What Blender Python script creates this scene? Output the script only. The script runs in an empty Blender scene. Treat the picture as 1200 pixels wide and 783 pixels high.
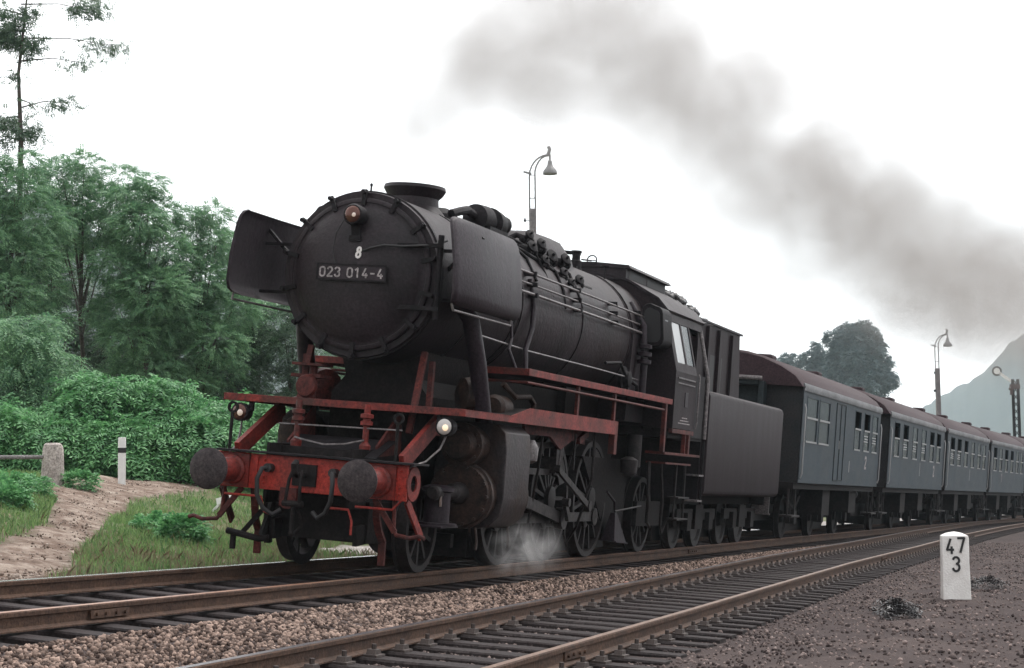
import bpy, math, random
import numpy as np
from mathutils import Vector, Matrix, noise as mnoise

# ------------------------------------------------------------------ camera, sky, sun, exposure
scene = bpy.context.scene
C = scene.collection
R = math.radians
random.seed(23); RNG = np.random.default_rng(14)
CANT = -0.0937                                   # both tracks lean towards the camera
CAM = Vector((18.276, 8.860, 0.6455))
PITCH, ROLL, FPX = 0.09273, -0.01129, 2214.4
vx, vy = -0.947754, -0.319003
fwd = Vector((vx*math.cos(PITCH), vy*math.cos(PITCH), math.sin(PITCH)))
rgt = fwd.cross(Vector((0, 0, 1))).normalized(); upv = rgt.cross(fwd)
c_, s_ = math.cos(ROLL), math.sin(ROLL)
r2 = rgt*c_ + upv*s_; u2 = upv*c_ - rgt*s_
cd = bpy.data.cameras.new('camera'); cam = bpy.data.objects.new('camera', cd); C.objects.link(cam)
cam.matrix_world = Matrix(((r2.x, u2.x, -fwd.x, CAM.x), (r2.y, u2.y, -fwd.y, CAM.y), (r2.z, u2.z, -fwd.z, CAM.z), (0, 0, 0, 1)))
cd.sensor_width = 36; cd.lens = FPX/1200*36; cd.clip_start = 0.1; cd.clip_end = 12000
scene.camera = cam
SUN_EL, SUN_AZ = R(58), R(150)                   # a veiled sun high over the near side of the train
w = bpy.data.worlds.new('World'); scene.world = w; w.use_nodes = True
nt = w.node_tree; nt.nodes.clear()
out = nt.nodes.new('ShaderNodeOutputWorld'); add = nt.nodes.new('ShaderNodeAddShader')
sky = nt.nodes.new('ShaderNodeTexSky'); sky.sky_type = 'NISHITA'; sky.sun_disc = False
sky.sun_elevation = SUN_EL; sky.sun_rotation = R(90)-SUN_AZ; sky.dust_density = 4; sky.air_density = 1.0
hs = nt.nodes.new('ShaderNodeHueSaturation'); hs.inputs['Saturation'].default_value = 0.25
b1 = nt.nodes.new('ShaderNodeBackground'); b1.inputs['Strength'].default_value = 0.06
b2 = nt.nodes.new('ShaderNodeBackground'); b2.inputs['Color'].default_value = (1.0, 0.985, 0.985, 1)
# overcast layer: brighter over the valley the train comes from, duller behind the camera
tcw = nt.nodes.new('ShaderNodeTexCoord'); dt = nt.nodes.new('ShaderNodeVectorMath'); dt.operation = 'DOT_PRODUCT'; dt.inputs[1].default_value = (-0.94, -0.26, 0.2)
mr = nt.nodes.new('ShaderNodeMapRange'); mr.inputs['From Min'].default_value = -0.6; mr.inputs['From Max'].default_value = 0.9; mr.inputs['To Min'].default_value = 0.58; mr.inputs['To Max'].default_value = 1.45; mr.interpolation_type = 'SMOOTHSTEP'
nt.links.new(tcw.outputs['Generated'], dt.inputs[0]); nt.links.new(dt.outputs['Value'], mr.inputs['Value']); nt.links.new(mr.outputs[0], b2.inputs['Strength'])
nt.links.new(sky.outputs[0], hs.inputs['Color']); nt.links.new(hs.outputs[0], b1.inputs['Color'])
nt.links.new(b1.outputs[0], add.inputs[0]); nt.links.new(b2.outputs[0], add.inputs[1]); nt.links.new(add.outputs[0], out.inputs['Surface'])
sl = bpy.data.lights.new('sun', 'SUN'); sl.energy = 0.9; sl.angle = R(14); sl.color = (1, 0.96, 0.91)
so = bpy.data.objects.new('sun', sl); C.objects.link(so)
sd = Vector((math.cos(SUN_EL)*math.cos(SUN_AZ), math.cos(SUN_EL)*math.sin(SUN_AZ), math.sin(SUN_EL)))
so.rotation_euler = sd.to_track_quat('Z', 'Y').to_euler()
scene.view_settings.view_transform = 'Standard'; scene.view_settings.look = 'None'
scene.view_settings.exposure = 0.70; scene.view_settings.gamma = 1.0
scene.view_settings.use_curve_mapping = False
scene.cycles.use_denoising = True
scene.cycles.max_bounces = 8; scene.cycles.volume_bounces = 1; scene.cycles.transparent_max_bounces = 12
scene.cycles.volume_max_steps = 400

# ------------------------------------------------------------------ materials
def mat(name, col, rough=0.6, metal=0.0, col2=None, scale=6.0, bump=0.0, bscale=40.0, streak=None, spec=0.5, detail=6, contrast=(0.35, 0.65), translucent=0, island=False, col3=None, fine=28.0):
    m = bpy.data.materials.new(name); m.use_nodes = True
    n = m.node_tree; b = n.nodes['Principled BSDF']; L = n.links
    b.inputs['Base Color'].default_value = (*col, 1); b.inputs['Roughness'].default_value = rough
    b.inputs['Metallic'].default_value = metal; b.inputs['Specular IOR Level'].default_value = spec
    tc = n.nodes.new('ShaderNodeTexCoord'); src = tc.outputs['Object']
    colout = None
    if col2:
        mp = n.nodes.new('ShaderNodeMapping'); L.new(src, mp.inputs['Vector'])
        if streak: mp.inputs['Scale'].default_value = streak
        nz = n.nodes.new('ShaderNodeTexNoise'); nz.inputs['Scale'].default_value = scale; nz.inputs['Detail'].default_value = detail; nz.inputs['Roughness'].default_value = 0.65
        L.new(mp.outputs[0], nz.inputs['Vector'])
        rp = n.nodes.new('ShaderNodeValToRGB'); rp.color_ramp.elements[0].position = contrast[0]; rp.color_ramp.elements[1].position = contrast[1]
        rp.color_ramp.elements[0].color = (*col, 1); rp.color_ramp.elements[1].color = (*col2, 1)
        if island:
            gi = n.nodes.new('ShaderNodeNewGeometry'); mx = n.nodes.new('ShaderNodeMath'); mx.operation = 'MULTIPLY_ADD'
            ad = n.nodes.new('ShaderNodeMath'); ad.operation = 'ADD'
            mx.inputs[1].default_value = 0.75; mx.inputs[2].default_value = -0.375
            L.new(gi.outputs['Random Per Island'], mx.inputs[0]); L.new(nz.outputs['Fac'], ad.inputs[0]); L.new(mx.outputs[0], ad.inputs[1])
            L.new(ad.outputs[0], rp.inputs['Fac'])
        else: L.new(nz.outputs['Fac'], rp.inputs['Fac'])
        colout = rp.outputs['Color']
        if col3:
            n3 = n.nodes.new('ShaderNodeTexNoise'); n3.inputs['Scale'].default_value = scale*0.35; n3.inputs['Detail'].default_value = 5
            L.new(src, n3.inputs['Vector'])
            r3 = n.nodes.new('ShaderNodeValToRGB'); r3.color_ramp.elements[0].position = 0.52; r3.color_ramp.elements[1].position = 0.70
            L.new(n3.outputs['Fac'], r3.inputs['Fac'])
            m3 = n.nodes.new('ShaderNodeMix'); m3.data_type = 'RGBA'; L.new(r3.outputs['Color'], m3.inputs['Factor'])
            L.new(colout, m3.inputs['A']); m3.inputs['B'].default_value = (*col3, 1); colout = m3.outputs['Result']
        if not island and fine:
            nf = n.nodes.new('ShaderNodeTexNoise'); nf.inputs['Scale'].default_value = fine; nf.inputs['Detail'].default_value = 6; nf.inputs['Roughness'].default_value = .75; L.new(src, nf.inputs['Vector'])
            rf_ = n.nodes.new('ShaderNodeMapRange'); rf_.inputs['From Min'].default_value = .34; rf_.inputs['From Max'].default_value = .66; rf_.inputs['To Min'].default_value = .45; rf_.inputs['To Max'].default_value = 1.6; L.new(nf.outputs['Fac'], rf_.inputs['Value'])
            mf = n.nodes.new('ShaderNodeMix'); mf.data_type = 'RGBA'; mf.blend_type = 'MULTIPLY'; mf.inputs['Factor'].default_value = 1; L.new(colout, mf.inputs['A']); L.new(rf_.outputs[0], mf.inputs['B']); colout = mf.outputs['Result']
        L.new(colout, b.inputs['Base Color'])
        rr = n.nodes.new('ShaderNodeMapRange'); rr.inputs['To Min'].default_value = max(0, rough-0.12); rr.inputs['To Max'].default_value = min(1, rough+0.12)
        L.new(nz.outputs['Fac'], rr.inputs['Value']); L.new(rr.outputs[0], b.inputs['Roughness'])
    if bump:
        nb = n.nodes.new('ShaderNodeTexNoise'); nb.inputs['Scale'].default_value = bscale; nb.inputs['Detail'].default_value = 5; L.new(src, nb.inputs['Vector'])
        bp = n.nodes.new('ShaderNodeBump'); bp.inputs['Strength'].default_value = bump; bp.inputs['Distance'].default_value = 0.02
        L.new(nb.outputs['Fac'], bp.inputs['Height']); L.new(bp.outputs[0], b.inputs['Normal'])
    if translucent:
        tr = n.nodes.new('ShaderNodeBsdfTranslucent'); ms = n.nodes.new('ShaderNodeMixShader'); ms.inputs[0].default_value = translucent
        if colout: L.new(colout, tr.inputs['Color'])
        else: tr.inputs['Color'].default_value = (*col, 1)
        o = n.nodes['Material Output']; L.new(b.outputs[0], ms.inputs[1]); L.new(tr.outputs[0], ms.inputs[2]); L.new(ms.outputs[0], o.inputs['Surface'])
    return m

M = {}
M['soot'] = mat('soot_black', (0.009168, 0.006106, 0.007834), .55, 0, (0.02398, 0.01618, 0.02043), 2.4, .25, 25, col3=(0.01763, 0.01098, 0.01294), spec=0.28)
M['boiler'] = mat('boiler_cladding', (0.007216, 0.004649, 0.005871), .55, 0, (0.03788, 0.02666, 0.03109), 1.7, .35, 14, streak=(1.9, .6, .45), col3=(0.02237, 0.01364, 0.01382), contrast=(.36, .68), spec=0.28)
M['black'] = mat('grimy_black', (0.004992, 0.004032, 0.004752), .65, 0, (0.01536, 0.0121, 0.01426), 5, .25, 30, spec=0.2)
M['plate'] = mat('worn_grey_black_sheet', (0.01167, 0.007505, 0.01041), .5, 0, (0.03158, 0.02165, 0.02787), 3.4, .2, 14, streak=(1.5, 1.5, .35), spec=0.25, contrast=(.30, .72))
M['tank'] = mat('dusty_tender_sheet', (0.01249, 0.007412, 0.00916), .62, 0, (0.02048, 0.01262, 0.01557), 2.5, .2, 20, streak=(1.4, 1.4, .3), col3=(0.01299, 0.008016, 0.009616), spec=0.22, contrast=(.30, .72))
M['dark'] = mat('oily_dark', (.006, .005, .005), .7, 0, (.018, .014, .014), 6, .3, 30, spec=.15)
M['red'] = mat('dirty_red', (0.1997, 0.0225, 0.0165), .55, 0, (0.08075, 0.0165, 0.0135), 4.0, .15, 30, contrast=(.38, .66), spec=0.3, col3=(.055, .018, .015))
M['redbeam'] = mat('buffer_beam_red', (0.3312, 0.0306, 0.0204), .5, 0, (0.1564, 0.0221, 0.017), 3.5, .15, 25, contrast=(.48, .75), spec=0.3, col3=(.15, .026, .020))
M['redold'] = mat('sooty_red', (.10, .019, .015), .65, 0, (.040, .014, .013), 5.0, .2, 30, spec=.25)
M['brown'] = mat('oily_rust', (0.042, 0.0224, 0.0168), .65, 0, (0.0098, 0.007, 0.007), 6.0, .3, 40, spec=.25)
M['steel'] = mat('oiled_steel', (0.0465, 0.03844, 0.03844), .45, .6, (0.0155, 0.0124, 0.0124), 8, .15, 40)
M['wheel'] = mat('grimy_wheel', (0.006944, 0.005456, 0.005456), .6, .1, (0.02728, 0.02133, 0.02182), 6, .2, 30, spec=.3)
M['buf'] = mat('greased_buffer_face', (0.024, 0.0186, 0.0198), .5, .2, (0.051, 0.0396, 0.0408), 9, .25, 40, spec=0.25)
M['white'] = mat('plain_white', (.72, .68, .66), .6)
M['dimwhite'] = mat('dirty_white_lettering', (0.36, 0.324, 0.324), .6, 0, (0.198, 0.171, 0.171), 20)
M['pipe'] = mat('pale_worn_pipe', (.17, .15, .15), .45, .3, (.09, .08, .08), 12)
M['glass'] = mat('window_glass', (0.021, 0.0294, 0.03212), .25, 0, spec=.2)
M['reflectglass'] = mat('painted_reflection_glass', (.26, .26, .26), .2, 0, spec=.6)  # white reflection painted in as a pale base colour
M['chrome'] = mat('bright_metal', (.55, .52, .5), .2, 1.0)
M['cylsheet'] = mat('oily_cylinder_sheet', (0.0136, 0.0102, 0.01105), .55, 0, (0.0425, 0.03315, 0.0357), 5.0, .3, 18, streak=(1.2, 1.2, .6), col3=(0.0289, 0.0153, 0.01105), spec=.3)
M['coal'] = mat('coal', (.010, .009, .010), .4, 0, (.040, .036, .038), 9, .4, 30)
M['coach'] = mat('coach_green_grey', (0.01182, 0.02216, 0.03029), .5, 0, (0.02157, 0.03702, 0.0482), 1.6, .08, 20, streak=(.6, .6, 1.6), col3=(0.01776, 0.02947, 0.03639), spec=0.3)
M['coachdark'] = mat('coach_end_dark', (0.0108, 0.0168, 0.0192), .6, 0, (0.0192, 0.0252, 0.027), 3, spec=0.2)
M['coachend'] = mat('coach_end_dark', (0.0132, 0.0156, 0.0168), .6, 0, (0.024, 0.0216, 0.0222), 3, spec=0.2)
M['roof'] = mat('sooty_coach_roof', (0.0282, 0.0144, 0.01762), .7, 0, (0.04133, 0.02304, 0.02684), 1.8, .15, 15, streak=(.5, 1, 1), spec=0.2)
M['gutter'] = mat('pale_cantrail', (0.14, 0.1435, 0.147), .6, 0, (0.091, 0.0945, 0.098), 1.5)
M['bar'] = mat('aluminium_window_bar', (0.315, 0.315, 0.315), .4, .3)
M['tstone'] = mat('whitewashed_stone', (.72, .69, .66), .85, 0, (.86, .84, .81), 5, .4, 40, col3=(.66, .62, .58), fine=0)
M['gstone'] = mat('weathered_granite', (.30, .26, .24), .9, 0, (.44, .39, .36), 6, .5, 40)
M['postwhite'] = mat('white_post_paint', (0.819, 0.819, 0.798), .7, 0, (0.714, 0.7035, 0.6825), 6, fine=0)
M['ink'] = mat('black_paint', (.014, .013, .014), .6)
M['concrete'] = mat('post_concrete', (.16, .15, .15), .9, 0, (.22, .20, .20), 5, .4, 30)
M['lampmetal'] = mat('lamp_metal', (.20, .20, .20), .5, .4)
M['sigred'] = mat('signal_red', (.05, .022, .02), .6)
M['railside'] = mat('rusty_rail', (0.04556, 0.02566, 0.01831), .75, 0, (0.08733, 0.05063, 0.03426), 5, .3, 50, streak=(.5, 1, 1), spec=0.2)
M['railtop1'] = mat('worn_rail_top', (0.3328, 0.1754, 0.1168), .38, .4, (0.2465, 0.1275, 0.08415), 3, streak=(.3, 1, 1))
M['railshiny'] = mat('polished_rail_top', (.62, .60, .60), .22, .9)
M['railtop2'] = mat('dull_rail_top', (0.1, 0.092, 0.1), .32, .6, (0.128, 0.112, 0.116), 3, streak=(.3, 1, 1))
M['railtop3'] = mat('brown_rail_top', (0.1945, 0.1224, 0.08826), .42, .35, (0.1503, 0.09384, 0.06732), 3, streak=(.3, 1, 1))
M['sleeper'] = mat('tarred_sleeper', (0.01488, 0.01091, 0.01091), .8, 0, (0.03869, 0.02976, 0.02976), 3, .6, 30, streak=(3, .5, 1), spec=0.2)
M['sleeper2'] = mat('dusty_sleeper', (0.0196, 0.01503, 0.01503), .85, 0, (0.03758, 0.03006, 0.02941), 3, .6, 30, streak=(3, .5, 1), spec=0.2)
M['chair'] = mat('rail_base_plate', (0.06742, 0.05022, 0.04464), .7, 0, (0.0465, 0.03348, 0.02883), 6)
M['stones'] = mat('ballast_stone', (0.05278, 0.03529, 0.02932), .9, 0, (0.4223, 0.3039, 0.2475), 3, .3, 60, island=True, contrast=(.25, 1.0), spec=.2)
M['stonesdark'] = mat('sooty_gravel', (.042, .031, .030), .9, 0, (.30, .235, .215), 3, .3, 60, island=True, contrast=(.30, 1.05), spec=.2)
M['pathstones'] = mat('path_stone', (.11, .075, .058), .95, 0, (.44, .37, .32), 3, .3, 60, island=True, contrast=(.2, 1.0), spec=.2)
M['grass'] = mat('grass_blades', (0.0932, 0.2008, 0.06757), .6, 0, (0.2873, 0.4238, 0.1535), 1.2, island=True, translucent=.35, contrast=(.2, .9))
M['drygrass'] = mat('dry_grass_blades', (0.264, 0.1995, 0.132), .7, 0, (0.165, 0.1522, 0.0825), 1.2, island=True, translucent=.3, contrast=(.2, .9))
M['leafA'] = mat('shrub_leaf', (0.07004, 0.2094, 0.08368), .55, 0, (0.2101, 0.4638, 0.1837), 0.9, island=True, translucent=.35, contrast=(.2, .85))
M['leafB'] = mat('robinia_leaf', (0.09688, 0.2183, 0.1231), .55, 0, (0.2422, 0.4168, 0.2138), 0.8, island=True, translucent=.4, contrast=(.2, .85))
M['leafC'] = mat('dull_leaf', (0.04867, 0.099, 0.06194), .6, 0, (0.1264, 0.1969, 0.1149), 0.8, island=True, translucent=.3, contrast=(.2, .85))
M['leafD'] = mat('hazed_leaf', (0.05, 0.09, 0.09375), .6, 0, (0.09, 0.14, 0.1438), 0.5, island=True, translucent=.3, contrast=(.2, .85))  # the blue of distance haze is mixed into this leaf colour
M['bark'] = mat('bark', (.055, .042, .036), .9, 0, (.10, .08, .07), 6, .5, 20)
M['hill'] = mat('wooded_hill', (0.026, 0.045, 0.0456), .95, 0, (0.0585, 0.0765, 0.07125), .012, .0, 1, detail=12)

# lamp lens: gives off a little light
def lampglass(name, strength, col):
    m = mat(name, (.50, .47, .45), .15, .0, spec=.8); b = m.node_tree.nodes['Principled BSDF']
    b.inputs['Emission Color'].default_value = (*col, 1); b.inputs['Emission Strength'].default_value = strength
    return m
M['lens'] = lampglass('lamp_lens', .0, (1, .8, .6)); M['bulb'] = lampglass('lamp_bulb', .55, (1, .70, .42))
M['copperlens'] = mat('copper_tinted_lens', (.10, .045, .034), .25, .5); M['copperbulb'] = lampglass('copper_bulb', .12, (1, .62, .38))

# ------------------------------------------------------------------ mesh helpers
class MB:
    def __init__(s): s.v = []; s.f = []
    def add(s, v, f):
        o = len(s.v); s.v += [tuple(p) for p in v]; s.f += [tuple(i+o for i in q) for q in f]; return s
    def bx(s, x0, x1, y0, y1, z0, z1):
        return s.add([(x0,y0,z0),(x1,y0,z0),(x1,y1,z0),(x0,y1,z0),(x0,y0,z1),(x1,y0,z1),(x1,y1,z1),(x0,y1,z1)],
                     [(3,2,1,0),(4,5,6,7),(0,1,5,4),(1,2,6,5),(2,3,7,6),(3,0,4,7)])
    def obox(s, p, q, w, h, upr=(0, 0, 1)):          # bar from p to q, w wide, h deep along upr
        p, q = Vector(p), Vector(q); d = (q-p).normalized(); u = Vector(upr); sd_ = d.cross(u)
        if sd_.length < 1e-4: sd_ = d.cross(Vector((0, 1, 0)))
        sd_.normalize(); u = sd_.cross(d); v = []
        for e in (p, q):
            for a, b in ((-1,-1),(1,-1),(1,1),(-1,1)): v.append(e+sd_*(a*w/2)+u*(b*h/2))
        return s.add(v, [(3,2,1,0),(4,5,6,7),(0,1,5,4),(1,2,6,5),(2,3,7,6),(3,0,4,7)])
    def lathe(s, o, d, prof, n=24, closed=False):
        o = Vector(o); d = Vector(d).normalized()
        a = d.orthogonal().normalized(); b = d.cross(a); v = []; f = []
        for t, r in prof:
            for k in range(n):
                an = 2*math.pi*k/n; v.append(o+d*t+(a*math.cos(an)+b*math.sin(an))*r)
        m = len(prof)
        for i in range(m-1 if not closed else m):
            j = (i+1) % m
            for k in range(n):
                k2 = (k+1) % n; f.append((i*n+k, i*n+k2, j*n+k2, j*n+k))
        if not closed:
            if prof[0][1] > 1e-5: f.append(tuple(range(n))[::-1])
            if prof[-1][1] > 1e-5: f.append(tuple((m-1)*n+k for k in range(n)))
        return s.add(v, f)
    def cyl(s, p, q, r, n=16, r1=None):
        L = (Vector(q)-Vector(p)).length
        return s.lathe(p, Vector(q)-Vector(p), [(0, r), (L, r if r1 is None else r1)], n)
    def ring(s, o, d, ro, ri, t, n=32):
        return s.lathe(o, d, [(0, ri), (0, ro), (t, ro), (t, ri)], n, closed=True)
    def tube(s, pts, r, n=8, rs=None):
        P = [Vector(p) for p in pts]; v = []; f = []; a = None
        for i, p in enumerate(P):
            d = (P[min(i+1, len(P)-1)]-P[max(i-1, 0)]).normalized()
            if a is None: a = d.orthogonal().normalized()
            a = (a-d*a.dot(d)).normalized(); b = d.cross(a); rr = rs[i] if rs else r
            for k in range(n):
                an = 2*math.pi*k/n; v.append(p+(a*math.cos(an)+b*math.sin(an))*rr)
        for i in range(len(P)-1):
            for k in range(n):
                k2 = (k+1) % n; f.append((i*n+k, i*n+k2, (i+1)*n+k2, (i+1)*n+k))
        f.append(tuple(range(n))[::-1]); f.append(tuple((len(P)-1)*n+k for k in range(n)))
        return s.add(v, f)
    def prism(s, poly, a, b, axis='y'):               # polygon extruded along an axis from a to b
        n = len(poly); mk = {'y': lambda p, t: (p[0], t, p[1]), 'x': lambda p, t: (t, p[0], p[1]), 'z': lambda p, t: (p[0], p[1], t)}[axis]
        v = [mk(p, a) for p in poly]+[mk(p, b) for p in poly]
        return s.add(v, [tuple(range(n))[::-1], tuple(range(n, 2*n))]+[(i, (i+1) % n, (i+1) % n+n, i+n) for i in range(n)])
    def loft(s, secs, close=True, caps=True):
        n = len(secs[0]); v = [p for q in secs for p in q]; f = []
        for i in range(len(secs)-1):
            for k in range(n if close else n-1):
                k2 = (k+1) % n; f.append((i*n+k, i*n+k2, (i+1)*n+k2, (i+1)*n+k))
        if caps and close: f.append(tuple(range(n))[::-1]); f.append(tuple((len(secs)-1)*n+k for k in range(n)))
        return s.add(v, f)
    def sph(s, c, r, n=12, sc=(1, 1, 1)):
        m = n//2; v = []; f = []; o = MB()
        o.lathe((0, 0, -r), (0, 0, 1), [(r-r*math.cos(math.pi*i/m), max(r*math.sin(math.pi*i/m), 1e-4)) for i in range(m+1)], n)
        return s.add([(c[0]+p[0]*sc[0], c[1]+p[1]*sc[1], c[2]+p[2]*sc[2]) for p in o.v], o.f)
    def build(s, name, m, parent=None, smooth=True, bevel=0, angle=35):
        me = bpy.data.meshes.new(name); me.from_pydata(s.v, [], s.f); me.update()
        import bmesh
        bm = bmesh.new(); bm.from_mesh(me); bmesh.ops.recalc_face_normals(bm, faces=bm.faces); bm.to_mesh(me); bm.free()
        me.materials.append(M[m] if isinstance(m, str) else m)
        if smooth: me.shade_smooth(); me.set_sharp_from_angle(angle=R(angle))
        o = bpy.data.objects.new(name, me); C.objects.link(o)
        if parent: o.parent = parent
        if bevel:
            b = o.modifiers.new('bevel', 'BEVEL'); b.width = bevel; b.segments = 2; b.limit_method = 'ANGLE'; b.angle_limit = R(40)
        return o
def tag(o, label=None, cat=None, group=None, kind=None):
    if label: o['label'] = label
    if cat: o['category'] = cat
    if group: o['group'] = group
    if kind: o['kind'] = kind
    return o
def thing(name, label, cat, loc=(0, 0, 0), rot=(0, 0, 0), group=None):
    o = bpy.data.objects.new(name, None); C.objects.link(o); o.location = loc; o.rotation_euler = rot
    return tag(o, label, cat, group)
KIDS = {}
def copy_tree(o, parent=None):
    c = o.copy(); C.objects.link(c)
    if parent: c.parent = parent
    for ch in [x for x in o.children]: copy_tree(ch, c)
    return c
def npmesh(name, V, F, m, parent=None, smooth=False):
    V = np.asarray(V, np.float32); F = np.asarray(F, np.int32); me = bpy.data.meshes.new(name)
    k = F.shape[1]; me.vertices.add(len(V)); me.vertices.foreach_set('co', V.ravel())
    me.loops.add(F.size); me.loops.foreach_set('vertex_index', F.ravel())
    me.polygons.add(len(F)); me.polygons.foreach_set('loop_start', np.arange(0, F.size, k, dtype=np.int32))
    try: me.polygons.foreach_set('loop_total', np.full(len(F), k, np.int32))
    except Exception: pass
    me.update(calc_edges=True); me.materials.append(M[m] if isinstance(m, str) else m)
    if smooth: me.shade_smooth()
    o = bpy.data.objects.new(name, me); C.objects.link(o)
    if parent: o.parent = parent
    return o

# ------------------------------------------------------------------ track line and ground shape
def dev(s): return np.where(s < 140, -3e-5*s-1e-5*s*s*np.sign(s), -3e-5*140-1e-5*140*140)
_ss = np.linspace(-60, 3500, 35601); _dv = dev(_ss); _h = _ss[1]-_ss[0]
_yy = np.concatenate([[0], np.cumsum(-np.sin(_dv[:-1])*_h)]); _xx = np.concatenate([[0], np.cumsum(-np.cos(_dv[:-1])*_h)])
_i0 = np.argmin(abs(_ss)); _yy -= _yy[_i0]; _xx -= _xx[_i0]
def trk(s): return np.interp(s, _ss, _xx), np.interp(s, _ss, _yy), np.interp(s, _ss, _dv)
T2S = [-60, -30, -8, -4, 0, 5, 15, 27, 43, 62, 79, 105, 135, 400]
T2L = [5.2, 4.5, 3.95, 3.80, 3.66, 3.46, 3.07, 2.76, 2.20, 1.62, 1.18, .55, 0.02, 0.0]
def t2(s): return np.interp(s, T2S, T2L)
def railz(lat): return np.where(lat < 2.8, -0.0940*lat, -0.263-0.070*(lat-2.8))
def sm(a, b, x): t = np.clip((x-a)/(b-a), 0, 1); return t*t*(3-2*t)
def ground_z(s, lat):
    s = np.asarray(s, float); lat = np.asarray(lat, float); c2 = t2(s)
    rz = railz(np.clip(lat, -1.7, c2+1.3))
    z = rz-0.265
    gap = np.clip((c2-.72)-(.75), 0, 3)
    mound = sm(.95, 1.35, lat)*(1-sm(c2-1.35, c2-.95, lat))*np.clip((gap-.5)/1.0, 0, 1)
    z = z+.105*mound
    z = z+.045*sm(c2-.95, c2-.6, lat)
    edge = c2+1.25
    far = -.56-.055*np.clip(lat-6.8, 0, 400)*np.clip(1-(lat-6.8)/40, .05, 1)
    t = sm(0, 1.0, lat-edge); z = z*(1-t)+far*t
    # far side: shoulder, pale service strip, bank
    k = sm(6, 11, s); b0 = -2.1-2.3*k; b1 = -11.2-.6*k
    base = np.interp(-lat, [0, 1.3, 2.2, 6], [-.265, -.10, -.02, .02])
    bank = base+(1.40-.02)*sm(0, 1, (b0-lat)/(b0-b1))
    up = np.clip(-lat-12, 0, 60)*.035
    t = sm(1.1, 1.7, -lat); z = z*(1-t)+(bank+up)*t
    return z
def place(s, lat, h=0.0):
    x, y, d = trk(s); return Vector((float(x+math.sin(d)*lat*0), float(y+lat), float(ground_z(s, lat)+h)))
def to_s_lat(x, y):
    s = np.interp(-np.asarray(x), -_xx, _ss) if False else np.interp(-np.asarray(x, float), -_xx, _ss)
    return s, y-np.interp(s, _ss, _yy)
def gz(x, y):
    s, l = to_s_lat(x, y); return ground_z(s, l)
def at(px, d):                                   # a spot on the ground: bearing of a photo column, d metres off
    a = math.atan2(0.319003, 0.947754)-math.atan((px-600)/FPX)
    return CAM.x-d*math.cos(a), CAM.y-d*math.sin(a)
def ztop(y, d): return CAM.z+(597-y)/FPX*d

# ground sheet -------------------------------------------------
def axis(lo, hi, step, far, g=1.18):
    a = list(np.arange(lo, hi, step)); p = hi; st = step
    while p < far: a.append(p); st *= g; p += st
    p = lo-step; st = step
    while p > -far: a.insert(0, p); st *= g; p -= st
    return np.array(a)
gs = axis(-22, 40, .22, 3000); gs = gs[gs > -58]; gl = axis(-16, 11, .16, 3000)
S, Lt = np.meshgrid(gs, gl, indexing='ij')
X, Y0, _ = trk(S); Yw = Y0+Lt; Z = ground_z(S, Lt)
near = np.exp(-np.clip(np.hypot(S-10, Lt)-40, 0, None)/40)
nz_ = np.array([mnoise.fractal(Vector((float(a)*1.3, float(b)*1.3, 0)), .9, 2.1, 4) for a, b in zip(S.ravel(), Lt.ravel())]).reshape(S.shape)
bankw = sm(1.8, 3.0, -Lt)
Z = Z+nz_*near*(.010+.045*bankw+.02*sm(1.6, 2.5, Lt-t2(S)))
# masks: where each ground cover lies
path_c = np.array([[-9, -1.2], [-3, -1.9], [0, -3.0], [2.5, -4.45], [4.8, -5.4], [8.3, -7.3], [11.8, -9.4], [15, -10.3], [20, -11.2], [30, -13]]); path_w = np.array([.6, .6, .55, .50, .40, .55, .85, 1.0, 1.2, 1.2])
pd = np.interp(S, path_c[:, 0], path_c[:, 1]); pw = np.interp(S, path_c[:, 0], path_w)
wob = nz_*.30
m_path = (1-sm(.75, 1.25, abs(Lt-pd+wob)/pw))*sm(2.0, 2.6, -Lt)*(1-sm(24, 30, S))
m_grass = sm(2.2, 2.9, -Lt+wob*.6)*(1-m_path)
m_strip = sm(2.0, 2.4, -Lt)*(1-sm(4.5, 5.0, -Lt))*sm(7.5, 9.5, S)
m_grass = m_grass*(1-m_strip)
n1, n2 = len(gs), len(gl)
idx = np.arange(n1*n2).reshape(n1, n2)
F = np.stack([idx[:-1, :-1], idx[1:, :-1], idx[1:, 1:], idx[:-1, 1:]], -1).reshape(-1, 4)
gm = bpy.data.materials.new('ground_cover'); gm.use_nodes = True
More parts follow.
